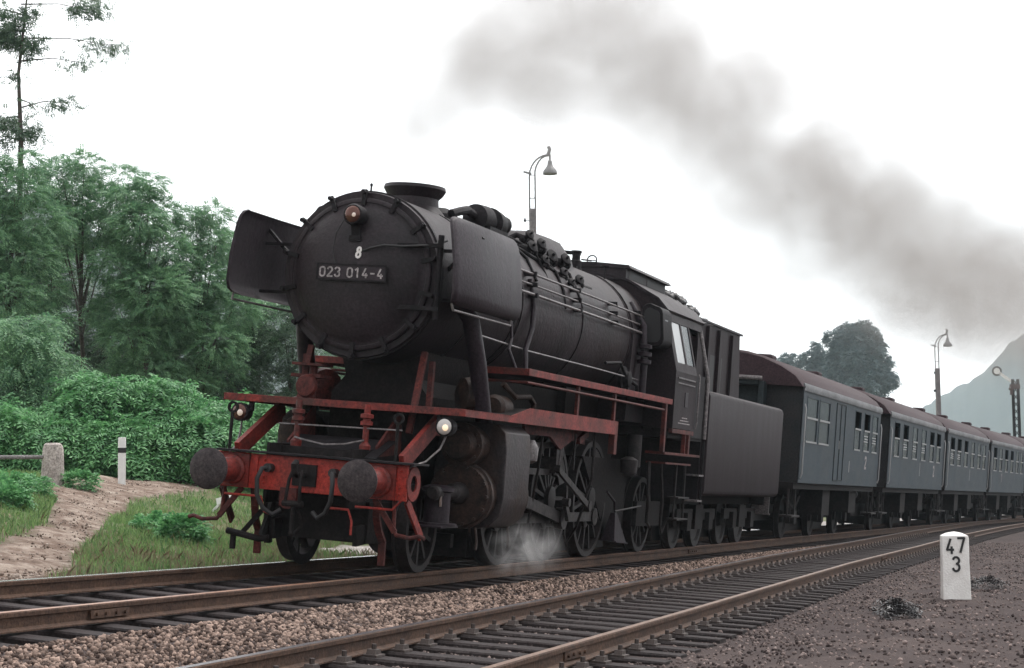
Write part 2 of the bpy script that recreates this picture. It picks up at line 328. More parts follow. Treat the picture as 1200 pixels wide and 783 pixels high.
def ground_material(m):
    n = m.node_tree; L = n.links; b = n.nodes['Principled BSDF']; b.inputs['Roughness'].default_value = .95; b.inputs['Specular IOR Level'].default_value = .2
    tc = n.nodes.new('ShaderNodeTexCoord'); O = tc.outputs['Object']
    def noise(sc, det=6, rough=.6):
        q = n.nodes.new('ShaderNodeTexNoise'); q.inputs['Scale'].default_value = sc; q.inputs['Detail'].default_value = det; q.inputs['Roughness'].default_value = rough; L.new(O, q.inputs['Vector']); return q.outputs['Fac']
    def ramp(f, stops):
        q = n.nodes.new('ShaderNodeValToRGB'); e = q.color_ramp.elements
        while len(e) < len(stops): e.new(.5)
        for k, (p, c) in enumerate(stops): e[k].position = p; e[k].color = (*c, 1)
        L.new(f, q.inputs['Fac']); return q.outputs['Color']
    def attr(nm):
        q = n.nodes.new('ShaderNodeAttribute'); q.attribute_name = nm; return q.outputs['Fac']
    def mix(f, a, c):
        q = n.nodes.new('ShaderNodeMix'); q.data_type = 'RGBA'; L.new(f, q.inputs['Factor']); L.new(a, q.inputs['A']); L.new(c, q.inputs['B']); return q.outputs['Result']
    vor = n.nodes.new('ShaderNodeTexVoronoi'); vor.inputs['Scale'].default_value = 16; L.new(O, vor.inputs['Vector'])
    gravel = ramp(noise(30, 8, .75), [(.30, (.030, .021, .020)), (.55, (.070, .050, .047)), (.75, (.135, .102, .093))])
    big = ramp(noise(.8, 5), [(.40, (.026, .019, .019)), (.62, (.080, .060, .054))])
    q = n.nodes.new('ShaderNodeMix'); q.data_type = 'RGBA'; q.inputs['Factor'].default_value = .45; L.new(gravel, q.inputs['A']); L.new(big, q.inputs['B']); base = q.outputs['Result']
    pathc = ramp(noise(3.2, 8, .7), [(.30, (.095, .062, .046)), (.46, (.18, .128, .10)), (.60, (.32, .26, .215)), (.74, (.42, .365, .315))])
    soil = ramp(noise(2.2, 8, .7), [(.33, (.15, .11, .078)), (.46, (.155, .15, .082)), (.60, (.095, .140, .060))])
    strip = ramp(noise(2.0, 6), [(.3, (.30, .26, .235)), (.7, (.44, .41, .39))])
    c = mix(attr('grass'), base, soil); c = mix(attr('path'), c, pathc); c = mix(attr('strip'), c, strip)
    L.new(c, b.inputs['Base Color'])
    bp = n.nodes.new('ShaderNodeBump'); bp.inputs['Strength'].default_value = .7; bp.inputs['Distance'].default_value = .03
    L.new(noise(26, 8, .75), bp.inputs['Height']); L.new(bp.outputs[0], b.inputs['Normal'])
ground_material(gm)
go = npmesh('ground', np.stack([X, Yw, Z], -1).reshape(-1, 3), F, gm, smooth=True); tag(go, 'sooty gravel, earth bank and trodden path around the two tracks', 'ground', kind='structure')
for nm, a in (('path', m_path), ('grass', m_grass), ('strip', m_strip)):
    at_ = go.data.attributes.new(nm, 'FLOAT', 'POINT'); at_.data.foreach_set('value', a.astype(np.float32).ravel())

# far wooded hills
def hill(name, ridge, d, label, amp):
    rows = [(.55, 0), (.66, .22), (.78, .52), (.88, .80), (.95, .95), (1.0, 1.0), (1.12, .9), (1.4, .4), (1.7, 0)]
    px = np.linspace(ridge[0][0], ridge[-1][0], 420); yt = np.interp(px, [r[0] for r in ridge], [r[1] for r in ridge])
    V = []
    for k, hf in rows:
        for p, y in zip(px, yt):
            x, yy = at(p, d*k); z = max(0, ztop(y, d)*hf)
            z += amp*hf*mnoise.fractal(Vector((x*.02, yy*.02, 0)), .8, 2.0, 4)+amp*.5*hf*mnoise.noise(Vector((x*.13, yy*.13, 3))); V.append((x, yy, max(z, -2) if hf else -3))
    m = len(px); idx = np.arange(len(rows)*m).reshape(len(rows), m)
    o = npmesh(name, V, np.stack([idx[:-1, :-1], idx[:-1, 1:], idx[1:, 1:], idx[1:, :-1]], -1).reshape(-1, 4), 'hill', smooth=True)
    tag(o, label, 'hill', kind='structure')
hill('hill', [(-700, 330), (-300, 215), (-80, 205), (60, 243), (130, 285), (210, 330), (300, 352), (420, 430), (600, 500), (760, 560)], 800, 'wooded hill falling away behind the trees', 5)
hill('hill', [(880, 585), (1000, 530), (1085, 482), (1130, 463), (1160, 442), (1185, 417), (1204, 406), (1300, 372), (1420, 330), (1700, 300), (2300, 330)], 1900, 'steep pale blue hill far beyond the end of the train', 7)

# ------------------------------------------------------------------ rails and sleepers
SEC = [(-.0625, -.149), (.0625, -.149), (.0625, -.138), (.012, -.120), (.008, -.048), (.034, -.038), (.035, -.008), (.028, 0), (-.028, 0), (-.035, -.008), (-.034, -.038), (-.008, -.048), (-.012, -.120), (-.0625, -.138)]
def rail(latf, s0, s1, top, label, dz=0.0):
    ss = np.concatenate([np.arange(s0, 60, 1.0), np.arange(60, s1+.1, 3.0)])
    mb = MB(); tp = MB(); secs = []; tops = []
    for s in ss:
        x, y, d = trk(s); lat = latf(s); z = float(railz(lat))+dz; t = CANT if lat < 2.8 else -0.07
        secs.append([(float(x), float(y+lat+u*math.cos(t)-h*math.sin(t)), z+h+u*math.sin(t)) for u, h in SEC])
        tops.append([(float(x), float(y+lat+u), z+h+u*math.sin(t)) for u, h in ((-.027, .0003), (.027, .0003), (.027, .002), (-.027, .002))])
    mb.loft(secs); tp.loft(tops)
    o = mb.build('rail', 'railside', smooth=True); tag(o, label, 'rail', 'rails of the two tracks')
    tp.build('running_surface', top, o)
    return o
rl = rail(lambda s: .75, -30, 330, 'railtop1', 'rusty brown topped rail just beside the locomotive wheels on the gravel side')
rail(lambda s: -.75, -30, 330, 'railshiny', 'silvery topped rail under the locomotive on the grassy bank side')
rail(lambda s: float(t2(s))-.75, -30, 128, 'railtop2', 'dull grey topped rail of the empty track, next to the gravel strip', -.004)
e4 = rail(lambda s: float(t2(s))+.75, -30, 128, 'railtop3', 'brown topped rail of the empty track, next to the kilometre stone', -.004)
def fishplates(parent, latf, spots):
    for s in spots:
        x, y, d = trk(s); lat = latf(s); z = float(railz(lat)); mb = MB()
        for sg in (1, -1): mb.bx(x-.3, x+.3, y+lat+sg*.012, y+lat+sg*.030, z-.115, z-.05)
        for k in (-.22, -.08, .08, .22): mb.cyl((x+k, y+lat-.05, z-.083), (x+k, y+lat+.05, z-.083), .016, 8)
        mb.build('fishplate', 'railside', parent)
fishplates(e4, lambda s: float(t2(s))+.75, [-4.1, 20]); fishplates(rl, lambda s: .75, [-7.2, -4.6, 16])
def sleeper_proto(name, wood, half, chairs):
    mb = MB(); n = 7; secs = []
    for k in range(n):
        u = -half+2*half*k/(n-1); j = random.uniform(-.006, .006)
        secs.append([(a+j, u, b+random.uniform(-.004, .004)) for a, b in ((-.13, -.16), (.13, -.16), (.13, -.015), (.115, 0), (-.115, 0), (-.13, -.015))])
    mb.loft(secs); o = mb.build(name, wood, bevel=0); C.objects.unlink(o)
    kids = []
    if chairs:
        cm = MB()
        cm.bx(-.085, .085, -.17, .17, 0, .018)
        for sg in (1, -1):
            cm.prism([(-.07, .018), (.07, .018), (.05, .055), (-.05, .055)], sg*.075, sg*.145, 'y'); cm.cyl((0, sg*.11, .05), (0, sg*.11, .095), .02, 8)
        co = cm.build('base_plate', 'chair', bevel=0); C.objects.unlink(co); kids.append(co)
    return o, kids
def lay(proto, s0, s1, step, latf, label, group, dz):
    o, kids = proto; s = s0
    while s < s1:
        c = o.copy(); C.objects.link(c); lat = latf(s); x, y, d = trk(s); t = CANT if lat < 2 else -.078
        c.location = (float(x), float(y+lat), float(railz(lat))+dz+random.uniform(-.006, .006)); c.rotation_euler = (t, 0, random.uniform(-.012, .012))
        tag(c, label, 'sleeper', group)
        if s < 45:
            for kz in kids:
                for sg in (1, -1):
                    k2 = kz.copy(); C.objects.link(k2); k2.parent = c; k2.location = (0, sg*.75, 0)
        s += step*random.uniform(.98, 1.02)
p1 = sleeper_proto('sleeper', 'sleeper', 1.28, False); p2 = sleeper_proto('sleeper', 'sleeper2', 1.28, True)
lay(p1, -11, 82, .63, lambda s: 0.0, 'dark tarred wooden sleeper under the track that carries the train', 'sleepers under the train', -.169)
lay(p2, -11, 70, .62, lambda s: float(t2(s)), 'dusty brown wooden sleeper set in gravel under the empty track', 'sleepers under the empty track', -.173)

# ------------------------------------------------------------------ ballast and gravel stones
t_ = (1+5**.5)/2
ICO = np.array([(-1,t_,0),(1,t_,0),(-1,-t_,0),(1,-t_,0),(0,-1,t_),(0,1,t_),(0,-1,-t_),(0,1,-t_),(t_,0,-1),(t_,0,1),(-t_,0,-1),(-t_,0,1)], float)/1.9
ICF = np.array([(0,11,5),(0,5,1),(0,1,7),(0,7,10),(0,10,11),(1,5,9),(5,11,4),(11,10,2),(10,7,6),(7,1,8),(3,9,4),(3,4,2),(3,2,6),(3,6,8),(3,8,9),(4,9,5),(2,4,11),(6,2,10),(8,6,7),(9,8,1)])
def stones(name, s, lat, size, m, label, sink=.25):
    n = len(s); x, y, _d = trk(s); z = ground_z(s, lat)
    var = ICO[None]*RNG.uniform(.72, 1.18, (24, 12, 1))
    V = var[RNG.integers(0, 24, n)]*(size[:, None]*RNG.uniform(.6, 1.2, (n, 3)))[:, None, :]*.5
    q = RNG.normal(size=(n, 4)); q /= np.linalg.norm(q, axis=1, keepdims=True); a, b, c, d = q.T
    Rm = np.stack([1-2*(c*c+d*d), 2*(b*c-a*d), 2*(b*d+a*c), 2*(b*c+a*d), 1-2*(b*b+d*d), 2*(c*d-a*b), 2*(b*d-a*c), 2*(c*d+a*b), 1-2*(b*b+c*c)], -1).reshape(n, 3, 3)
    V = np.einsum('nij,nkj->nki', Rm, V)+np.stack([x, y+lat, z+size*sink], -1)[:, None, :]
    Fc = (ICF[None]+12*np.arange(n)[:, None, None]).reshape(-1, 3)
    o = npmesh(name, V.reshape(-1, 3), Fc, m); return tag(o, label, 'stones', kind='stuff')
def scatter(n, s0, s1, f, pw=1.7):
    s = s0+(s1-s0)*RNG.random(n)**pw; u = RNG.random(n); a, b = f(s); return s, a+(b-a)*u
s, l = scatter(42000, -11, 45, lambda s: (np.full_like(s, .86), np.maximum(t2(s)-.82, 1.0)), 1.6)
ok = (np.abs(l-.75) > .13) & (np.abs(l-t2(s)+.75) > .08) & (t2(s) > 2.0); s, l = s[ok], l[ok]
inner = sm(1.0, 1.3, l)*(1-sm(t2(s)-1.2, t2(s)-.9, l)); kp = RNG.random(len(s)) < .30+.7*inner; s, l = s[kp], l[kp]
stones('ballast_stones', s, l, RNG.uniform(.020, .055, len(s)), 'stones', 'loose pinkish brown ballast stones heaped between the two tracks')
s, l = scatter(30000, -11, 42, lambda s: (t2(s)+.95, t2(s)*0+9.5), 1.8)
kp = RNG.random(len(s)) < np.clip(.85-.10*(l-t2(s)-1.3), .3, 1); s, l = s[kp], l[kp]
stones('gravel', s, l, RNG.uniform(.012, .045, len(s))*np.where(RNG.random(len(s)) < .04, 1.6, 1), 'stonesdark', 'sooty brown gravel spread beside the empty track and around the kilometre stone', .15)
s, l = scatter(13000, -11, 30, lambda s: (t2(s)-.68, t2(s)+.68), 1.7)
stones('crib_gravel', s, l, RNG.uniform(.02, .05, len(s)), 'stonesdark', 'small dark gravel packed between the sleepers of the empty track', .1)
s, l = scatter(9000, -11, 22, lambda s: (s*0-1.9, s*0+.68), 1.5)
stones('trackbed_gravel', s, l, RNG.uniform(.022, .055, len(s)), 'stonesdark', 'dark gravel lying low between the sleepers under the train', .1)

s = RNG.uniform(-3, 17, 2200); l = np.interp(s, path_c[:, 0], path_c[:, 1])+RNG.normal(0, .65, 2200)*np.interp(s, path_c[:, 0], path_w)
ok = l < -2.0; s, l = s[ok], l[ok]
stones('path_pebbles', s, l, RNG.uniform(.012, .05, len(s))*np.where(RNG.random(len(s)) < .03, 1.8, 1)*.8, 'pathstones', 'small pale and brown stones strewn on the trodden path', .05)

# ------------------------------------------------------------------ stroke digits (signs, plates)
def arc(cx, cy, rx, ry, a0, a1, n=10): return [(cx+rx*math.cos(R(a0+(a1-a0)*i/n)), cy+ry*math.sin(R(a0+(a1-a0)*i/n))) for i in range(n+1)]
GL = {'0': [arc(.25, .72, .21, .24, 0, 180)+[(.04, .28)]+arc(.25, .26, .21, .24, 180, 360)+[(.46, .72)]],
      '1': [[(.08, .78), (.27, .97), (.27, .02)]],
      '2': [arc(.25, .74, .20, .23, 170, -35)+[(.05, .03), (.47, .03)]],
      '3': [arc(.24, .74, .20, .22, 160, -80), arc(.24, .28, .21, .25, 80, -165)],
      '4': [[(.30, .97), (.06, .27), (.48, .27)], [(.36, .46), (.36, .02)]],
      '7': [[(.05, .96), (.46, .96), (.20, .02)]],
      '8': [arc(.25, .74, .18, .21, -90, 270), arc(.25, .28, .22, .25, 90, 450)],
      '-': [[(.10, .47), (.42, .47)]], ' ': []}
def text_mb(txt, h, origin, ux, uz, wscale=1.0, stroke=.13, depth=.003, gap=.16):
    """strokes standing proud of a face: origin lower left, ux along the line, uz up"""
    mb = MB(); ux = Vector(ux).normalized(); uz = Vector(uz).normalized(); nn = ux.cross(uz); o = Vector(origin); cx = 0; k = 0
    for ch in txt:
        for st in GL[ch]:
            for (a, b), (c, d) in zip(st[:-1], st[1:]):
                p = o+ux*((cx+a)*h*wscale)+uz*(b*h); q = o+ux*((cx+c)*h*wscale)+uz*(d*h); t = (q-p)
                if t.length < 1e-6: continue
                t = t.normalized()*(stroke*h*.25); k += 1; off = nn*(depth/2+.00025*(k % 5))
                mb.obox(p-t+off, q+t+off, stroke*h, depth, nn)
        cx += (.5 if ch not in '- ' else (.5 if ch == '-' else .28))+gap
    return mb

# ------------------------------------------------------------------ the locomotive (x forward, y towards the gravel side, z up from rail)
def loco():
    T = thing('steam_locomotive', 'sooty black steam locomotive with red buffer beam leaning into the curve', 'locomotive', (0, 0, 0), (CANT, 0, 0))
    BZ = 3.38
    # smokebox and boiler
    mb = MB(); mb.lathe((-1.66, 0, BZ), (-1, 0, 0), [(0, .86), (0, .955), (.05, .965), (.05, .975), (2.95, .975)], 64)
    sb = mb.build('smokebox', 'soot', T)
    mb = MB()
    for k in range(14):
        a = 2*math.pi*(k+.5)/14; c, s = math.cos(a), math.sin(a)
        mb.obox((-1.60, c*.80, BZ+s*.80), (-1.60, c*.985, BZ+s*.985), .055, .04, (1, 0, 0)); mb.cyl((-1.66, c*.945, BZ+s*.945), (-1.55, c*.945, BZ+s*.945), .028, 8)
    clamps = mb
    for x in (-1.72, -3.0, -4.45): MB().ring((x, 0, BZ), (-1, 0, 0), .985, .96, .05, 64).build('smokebox_band', 'black', sb)
    for k in range(14):
        a = 2*math.pi*(k+.5)/14; c, s = math.cos(a), math.sin(a); m2 = MB()
        m2.obox((-1.59, c*.79, BZ+s*.79), (-1.60, c*.98, BZ+s*.98), .05, .04, (1, 0, 0)); m2.cyl((-1.66, c*.95, BZ+s*.95), (-1.53, c*.95, BZ+s*.95), .026, 8)
        m2.build('door_clamp', 'black', sb)
    mb = MB(); mb.lathe((-1.66, 0, BZ), (1, 0, 0), [(0, .885), (.05, .885), (.062, .87), (.064, .835), (.054, .828), (.056, .805), (.09, .765), (.155, .66), (.215, .46), (.25, .25), (.265, .0001)], 64)
    door = mb.build('smokebox_door', 'soot', T, angle=50)
    mb = MB(); mb.obox((-1.53, .50, 3.02), (-1.585, 1.02, 3.02), .06, .05); mb.obox((-1.50, .50, 3.72), (-1.57, 1.03, 3.74), .05, .045); mb.cyl((-1.59, .99, 2.90), (-1.59, .99, 3.86), .035, 10); mb.build('door_hinge', 'black', door)
    mb = MB(); mb.tube([(-1.41, .12, 3.63), (-1.38, .22, 3.66), (-1.39, .38, 3.70), (-1.43, .6, 3.70), (-1.55, .9, 3.74), (-1.75, 1.0, 3.82)], .014, 8); mb.tube([(-1.36, -.10, 4.02), (-1.38, -.22, 3.82), (-1.39, -.25, 3.62), (-1.38, -.20, 3.46)], .006, 6); mb.build('cable', 'ink', door)
    mb = MB(); mb.bx(-1.395, -1.375, -.41, .43, 3.285, 3.455); npz = mb.build('number_plate', 'plate', T, bevel=.004)
    mb = MB(); mb.bx(-1.376, -1.368, -.425, .445, 3.448, 3.468); mb.bx(-1.376, -1.368, -.425, .445, 3.272, 3.292); mb.bx(-1.376, -1.368, -.425, -.405, 3.292, 3.448); mb.bx(-1.376, -1.368, .425, .445, 3.292, 3.448); mb.build('plate_frame', 'black', npz)
    yq = -.385
    for ch in '023 014-4':
        if ch != ' ': text_mb(ch, (.110), (-1.3745, yq, 3.315), (0, 1, 0), (0, 0, 1), 1.27, .165, .004).build('numeral', 'dimwhite', npz)
        yq += (.110)*1.27*(.5 if ch != ' ' else .28)+.110*1.27*.165
    text_mb('8', .125, (-1.398, .035, 3.545), (0, 1, .0), (0, .12, 1), .9, .2, .004).build('eight_mark', 'white', door)  # white figure-eight mark standing proud of the door
    # top headlight
    mb = MB(); mb.lathe((-1.52, 0, 4.03), (1, 0, 0), [(0, .09), (.03, .115), (.20, .125), (.23, .11)], 24); mb.obox((-1.50, 0, 3.78), (-1.44, 0, 3.95), .11, .10); mb.bx(-1.62, -1.40, -.07, .07, 3.74, 3.80)
    hl = mb.build('headlight', 'black', T); MB().sph((-1.30, 0, 4.03), .10, 16, (.45, 1, 1)).build('lens', 'copperlens', hl); MB().sph((-1.262, .03, 4.02), .026, 10, (.4, 1, 1)).build('bulb', 'copperbulb', hl)
    mb = MB(); mb.cyl((-1.9, -.06, 4.33), (-1.9, -.06, 4.46), .012, 8); mb.sph((-1.9, -.06, 4.46), .02, 8); mb.build('lamp_iron', 'black', T)
    mb = MB(); mb.lathe((-3.1, 0, 4.22), (0, 0, 1), [(0, .46), (.06, .40), (.16, .31), (.26, .30), (.31, .35), (.37, .385), (.41, .375), (.41, .29), (.2, .27)], 36); mb.build('chimney', 'soot', T)
    # small fitting on the far shoulder of the smokebox
    mb = MB(); mb.sph((-1.95, -.66, 4.07), .12, 10, (1, 1, 1.2)); mb.bx(-2.1, -1.8, -.80, -.60, 3.86, 4.02); mb.build('bell_bracket', 'black', T)
    mb = MB(); mb.lathe((-4.6, 0, BZ), (-1, 0, 0), [(0, .955), (0, .98), (1.0, .98), (3.5, 1.0), (5.3, 1.0)], 64); bo = mb.build('boiler', 'boiler', T)
    for x in (-4.62, -7.3, -9.85): MB().ring((x, 0, BZ), (-1, 0, 0), 1.000+.008*(x < -6.5), .985, .06, 64).build('boiler_band', 'boiler', bo)
    # firebox with flat sides
    pr = [(-1.0, 2.1), (-1.04, BZ)]+[(-1.04*math.cos(R(a)), BZ+1.02*math.sin(R(a))) for a in range(10, 180, 10)]+[(1.04, BZ), (1.0, 2.1)]
    MB().prism(pr, -9.9, -10.94, 'x').build('firebox', 'boiler', T)
    MB().bx(-10.9, -8.2, -.55, .55, 1.35, 2.6).build('firebox_base', 'dark', T)
    # dome and fittings on top
    mb = MB(); secs = []
    for x, hw, zt in ((-6.25, .30, 4.40), (-6.45, .46, 4.53), (-6.8, .52, 4.60), (-7.7, .52, 4.62), (-8.15, .46, 4.55), (-8.4, .30, 4.42)):
        secs.append([(x, y*hw, 4.1+(zt-4.1)*h) for y, h in ((-1.25, 0), (-1.1, .5), (-.85, .86), (-.5, 1), (.5, 1), (.85, .86), (1.1, .5), (1.25, 0))])
    mb.loft(secs); mb.build('steam_dome', 'soot', T)
    for x, y, z, r in ((-5.75, .60, 4.20, .10), (-6.05, .70, 4.06, .08), (-6.45, .66, 4.16, .11), (-6.8, .74, 3.98, .08), (-7.15, .64, 4.20, .10), (-7.5, .76, 3.95, .09), (-5.95, .48, 4.38, .08), (-7.0, .80, 3.86, .07), (-6.25, .56, 4.30, .09)):
        mb = MB(); mb.tube([(x+.1, y-.25, z-.05), (x+.02, y-.1, z+.05), (x, y, z+.02)], r*.5, 8); mb.sph((x, y, z), r*.8, 10); mb.lathe((x, y, z), (.3, .6, .35), [(0, r*.5), (.10, r*.45), (.11, r*.85), (.14, r*.85), (.15, r*.2), (.19, r*.2)], 12); mb.lathe((x, y, z), (-1, .2, 0), [(0, r*.5), (.14, r*.5), (.15, r*.8), (.19, r*.8)], 10); mb.build('steam_valve', 'black', T)
    mb = MB(); mb.tube([(-5.0, .45, 4.25), (-5.5, .60, 4.18), (-6.1, .72, 4.08), (-6.8, .78, 3.98), (-7.5, .80, 3.94), (-8.2, .80, 3.95)], .03); mb.build('steam_pipe', 'black', T)
    for P_ in ([(-5.6, .4, 4.35), (-5.9, .66, 4.22), (-6.0, .82, 3.9), (-6.0, .94, 3.6)], [(-6.45, .6, 4.2), (-6.5, .80, 4.0), (-6.5, .93, 3.75), (-6.5, .98, 3.5)], [(-7.15, .6, 4.2), (-7.2, .78, 4.05), (-7.25, .95, 3.7)], [(-5.3, .5, 4.25), (-5.35, .75, 4.05), (-5.3, .93, 3.75)]): MB().tube(P_, .022).build('steam_pipe', 'black', T)
    # turbo generator with its exhaust lying on the shoulder
    mb = MB(); mb.lathe((-4.1, .42, 4.42), (-1, 0, 0), [(0, .08), (.05, .17), (.35, .19), (.40, .13), (.55, .13), (.58, .20), (.85, .18), (.95, .08)], 20); mb.lathe((-4.95, .42, 4.44), (-.9, .1, .06), [(0, .10), (.25, .12), (.27, .09)], 14)
    mb.tube([(-3.3, .42, 4.34), (-3.5, .46, 4.40), (-3.8, .44, 4.46), (-4.1, .42, 4.44)], .055); mb.bx(-4.9, -4.2, .22, .62, 4.12, 4.32); mb.build('turbo_generator', 'black', T)
    mb = MB(); mb.ring((-3.45, 0, 4.30), (-1, 0, -.05), .15, .05, .4, 20); mb.lathe((-3.75, .10, 4.26), (0, 0, 1), [(0, .26), (.12, .22), (.2, .1)], 16); mb.build('smokebox_cover', 'black', T)
    # safety valves, whistle
    for y in (-.24, .24): MB().lathe((-9.2, y, 4.34), (0, 0, 1), [(0, .09), (.12, .09), (.14, .065), (.24, .06), (.25, .085), (.28, .08)], 14).build('safety_valve', 'black', T)
    mb = MB(); mb.bx(-9.35, -9.05, -.22, .30, 4.32, 4.37); mb.obox((-9.2, -.2, 4.60), (-9.2, .30, 4.58), .09, .05); mb.build('valve_bridge', 'black', T)
    mb = MB(); mb.tube([(-9.3, .3, 4.50), (-9.6, .36, 4.52)], .012); mb.ring((-9.62, .37, 4.53), (1, 0, .2), .085, .068, .014, 18); mb.tube([(-9.62, .29, 4.53), (-9.62, .45, 4.53)], .008, 5); mb.cyl((-10.2, .42, 4.2), (-10.2, .42, 4.50), .014, 8); mb.cyl((-10.2, .42, 4.5), (-10.2, .42, 4.515), .07, 12); mb.build('hand_wheel', 'black', T)
    # handrails and control rods along the boiler
    for z, rr in ((3.80, .016), (3.66, .014), (3.53, .02)):
        mb = MB(); y0 = .99 if z > 3.6 else 1.03
        mb.tube([(-3.4, y0, z), (-4.8, y0+.02, z), (-7.5, y0+.05, z-.02), (-10.94, y0+.06, z-.05)], rr, 8); mb.build('control_rod', 'pipe', T)
    for x in (-4.9, -6.9, -8.8, -10.2):
        mb = MB(); mb.bx(x-.03, x+.03, .9, 1.10, 3.49, 3.55); mb.bx(x-.02, x+.02, .88, 1.08, 3.63, 3.69); mb.bx(x-.02, x+.02, .84, 1.06, 3.77, 3.83); mb.build('rod_bracket', 'black', T)
    mb = MB(); mb.tube([(-3.0, 1.0, 2.85), (-5, 1.0, 2.80), (-8.0, 1.03, 2.78), (-10.2, 1.08, 2.75)], .014, 6); mb.build('hand_rail', 'pipe', T)
    mb = MB(); mb.tube([(-5.0, .93, 3.74), (-5.02, 1.01, 3.40), (-4.96, 1.03, 3.1), (-4.7, 1.05, 2.80), (-4.62, 1.1, 2.50)], .035, 10); mb.tube([(-4.2, .98, 3.3), (-4.2, 1.02, 2.9), (-4.05, 1.05, 2.75), (-4.1, 1.15, 2.5)], .022); mb.build('feed_pipe', 'plate', T)
    mb = MB(); mb.tube([(-10.25, .85, 3.95), (-10.25, 1.10, 3.6), (-10.25, 1.15, 3.0), (-10.25, 1.15, 2.45)], .055, 12)
    for z in (3.12, 3.0, 3.24): mb.lathe((-10.25, 1.15, z), (0, 0, 1), [(0, .05), (.01, .11), (.07, .11), (.08, .05)], 14)
    mb.build('injector_pipe', 'plate', T)
    mb = MB(); mb.lathe((-9.6, .98, 2.72), (0, 1, 0), [(0, .2), (.05, .2), (.06, .13), (.14, .12), (.16, .05)], 18); mb.tube([(-9.6, 1.1, 2.72), (-9.9, 1.15, 2.65), (-10.0, 1.15, 2.45)], .03); mb.tube([(-8.6, 1.0, 2.9), (-9.2, 1.06, 2.95), (-9.6, 1.08, 2.72)], .025); mb.build('feed_valve', 'black', T)
    # smoke deflectors
    for sg in (1, -1):
        secs = []
        for z, y, ins in ((3.045, 1.35, .16), (3.06, 1.385, .07), (3.10, 1.415, .02), (3.2, 1.43, 0), (3.5, 1.415, 0), (3.85, 1.36, 0), (3.95, 1.335, .02), (4.0, 1.32, .06), (4.03, 1.31, .15)):
            x0, x1 = -1.05-ins, -3.36+ins
            secs.append([(x0-.01, sg*(y-.06), z), (x0, sg*(y-.03), z), (x0-.06, sg*y, z), ((x0+x1)/2, sg*(y+.01), z), (x1+.06, sg*y, z), (x1, sg*(y-.03), z), (x1+.01, sg*(y-.045), z), ((x0+x1)/2, sg*(y-.008), z), (x0-.08, sg*(y-.016), z), (x0-.02, sg*(y-.055), z)])
        d = MB().loft(secs).build('smoke_deflector', 'plate', T, angle=60)
        mb = MB(); mb.tube([(-1.15, sg*1.34, 3.06), (-1.16, sg*1.36, 2.985), (-3.1, sg*1.37, 2.985), (-3.12, sg*1.36, 3.06)], .014, 8); mb.build('grab_rail', 'pipe', d)
        for p, q in (((-1.9, .9, 3.72), (-1.9, 1.35, 3.72)), ((-3.0, .9, 3.72), (-3.0, 1.35, 3.72)), ((-1.9, .93, 3.15), (-1.9, 1.38, 3.15)), ((-3.0, .93, 3.15), (-3.0, 1.38, 3.15)), ((-1.95, .9, 3.45), (-1.95, 1.36, 3.9))):
            MB().obox((p[0], sg*p[1], p[2]), (q[0], sg*q[1], q[2]), .06, .035).build('deflector_bracket', 'black', d)
    # outside steam pipes
    for sg in (1, -1): MB().tube([(-2.35, sg*.9, 3.25), (-2.5, sg*1.08, 3.0), (-2.75, sg*1.12, 2.5), (-3.1, sg*1.14, 1.75)], .105, 18).build('outside_steam_pipe', 'plate', T)
    # saddle, frames
    mb = MB(); mb.prism([(-.62, 1.3), (-.62, 2.05), (-.45, 2.25), (-.55, 2.58), (.55, 2.58), (.45, 2.25), (.62, 2.05), (.62, 1.3)], -2.5, -4.3, 'x'); mb.build('smokebox_saddle', 'dark', T)
    mb = MB()
    for sg in (1, -1): mb.bx(-12.9, -.68, sg*.50-.02, sg*.50+.02, .72, 1.38); mb.bx(-10.8, -4.4, sg*.46-.02, sg*.46+.02, 1.38, 2.0)
    for x in (-1.0, -3.4, -6, -8, -10.3, -12.4): mb.bx(x-.03, x+.03, -.48, .48, .74, 1.36)
    mb.bx(-10.6, -4.5, -.42, .42, 1.5, 2.42); mb.build('main_frame', 'dark', T)  # inner box added to block light and keep the underside dark
    mb = MB(); mb.bx(-10.6, -4.3, -.60, .60, .10, .62)  # solid dark block added to shut out bright ground beyond the wheels
    for x in (-3.6, -5.9, -7.9, -9.9): mb.bx(x-.05, x+.05, -.66, .66, .25, .42)
    mb.build('rigging_blocker', 'dark', T)
    # buffer beam with footplate lip
    mb = MB(); mb.bx(-.66, -.62, -1.18, 1.20, .86, 1.245); mb.bx(-.78, -.66, -1.16, 1.18, .88, .92); bb = mb.build('buffer_beam', 'redbeam', T, bevel=.006)
    mb = MB(); mb.bx(-.98, -.53, -1.06, 1.30, 1.250, 1.275); mb.build('footplate', 'black', bb, bevel=.004)
    for sg in (1, -1):
        mb = MB(); mb.ring((-.80, sg*1.19, 1.05), (0, sg, 0), .19, .09, .02, 20); mb.build('beam_end_plate', 'red', bb)
        mb = MB(); mb.bx(-.62, -.60, sg*.60-.025, sg*.60+.025, .9, 1.22)
        for z in (.93, 1.0, 1.1, 1.18):
            for y in (.5, .7, 1.06, 1.12): mb.sph((-.615, sg*y, z), .017, 8)
        mb.build('beam_rivets', 'redbeam', bb)
    for sg in (1, -1):
        mb = MB(); mb.bx(-.62, -.585, sg*.875-.20, sg*.875+.20, .87, 1.23); mb.lathe((-.6, sg*.875, 1.05), (1, 0, 0), [(0, .17), (.05, .165), (.07, .135), (.34, .125), (.36, .11)], 24); bf = mb.build('buffer', 'red', T)
        mb = MB(); mb.lathe((-.30, sg*.875, 1.05), (1, 0, 0), [(0, .085), (.22, .085), (.235, .14), (.25, .222), (.275, .226), (.292, .19), (.303, .1), (.306, .0001)], 40); mb.build('buffer_head', 'buf', bf, angle=50)
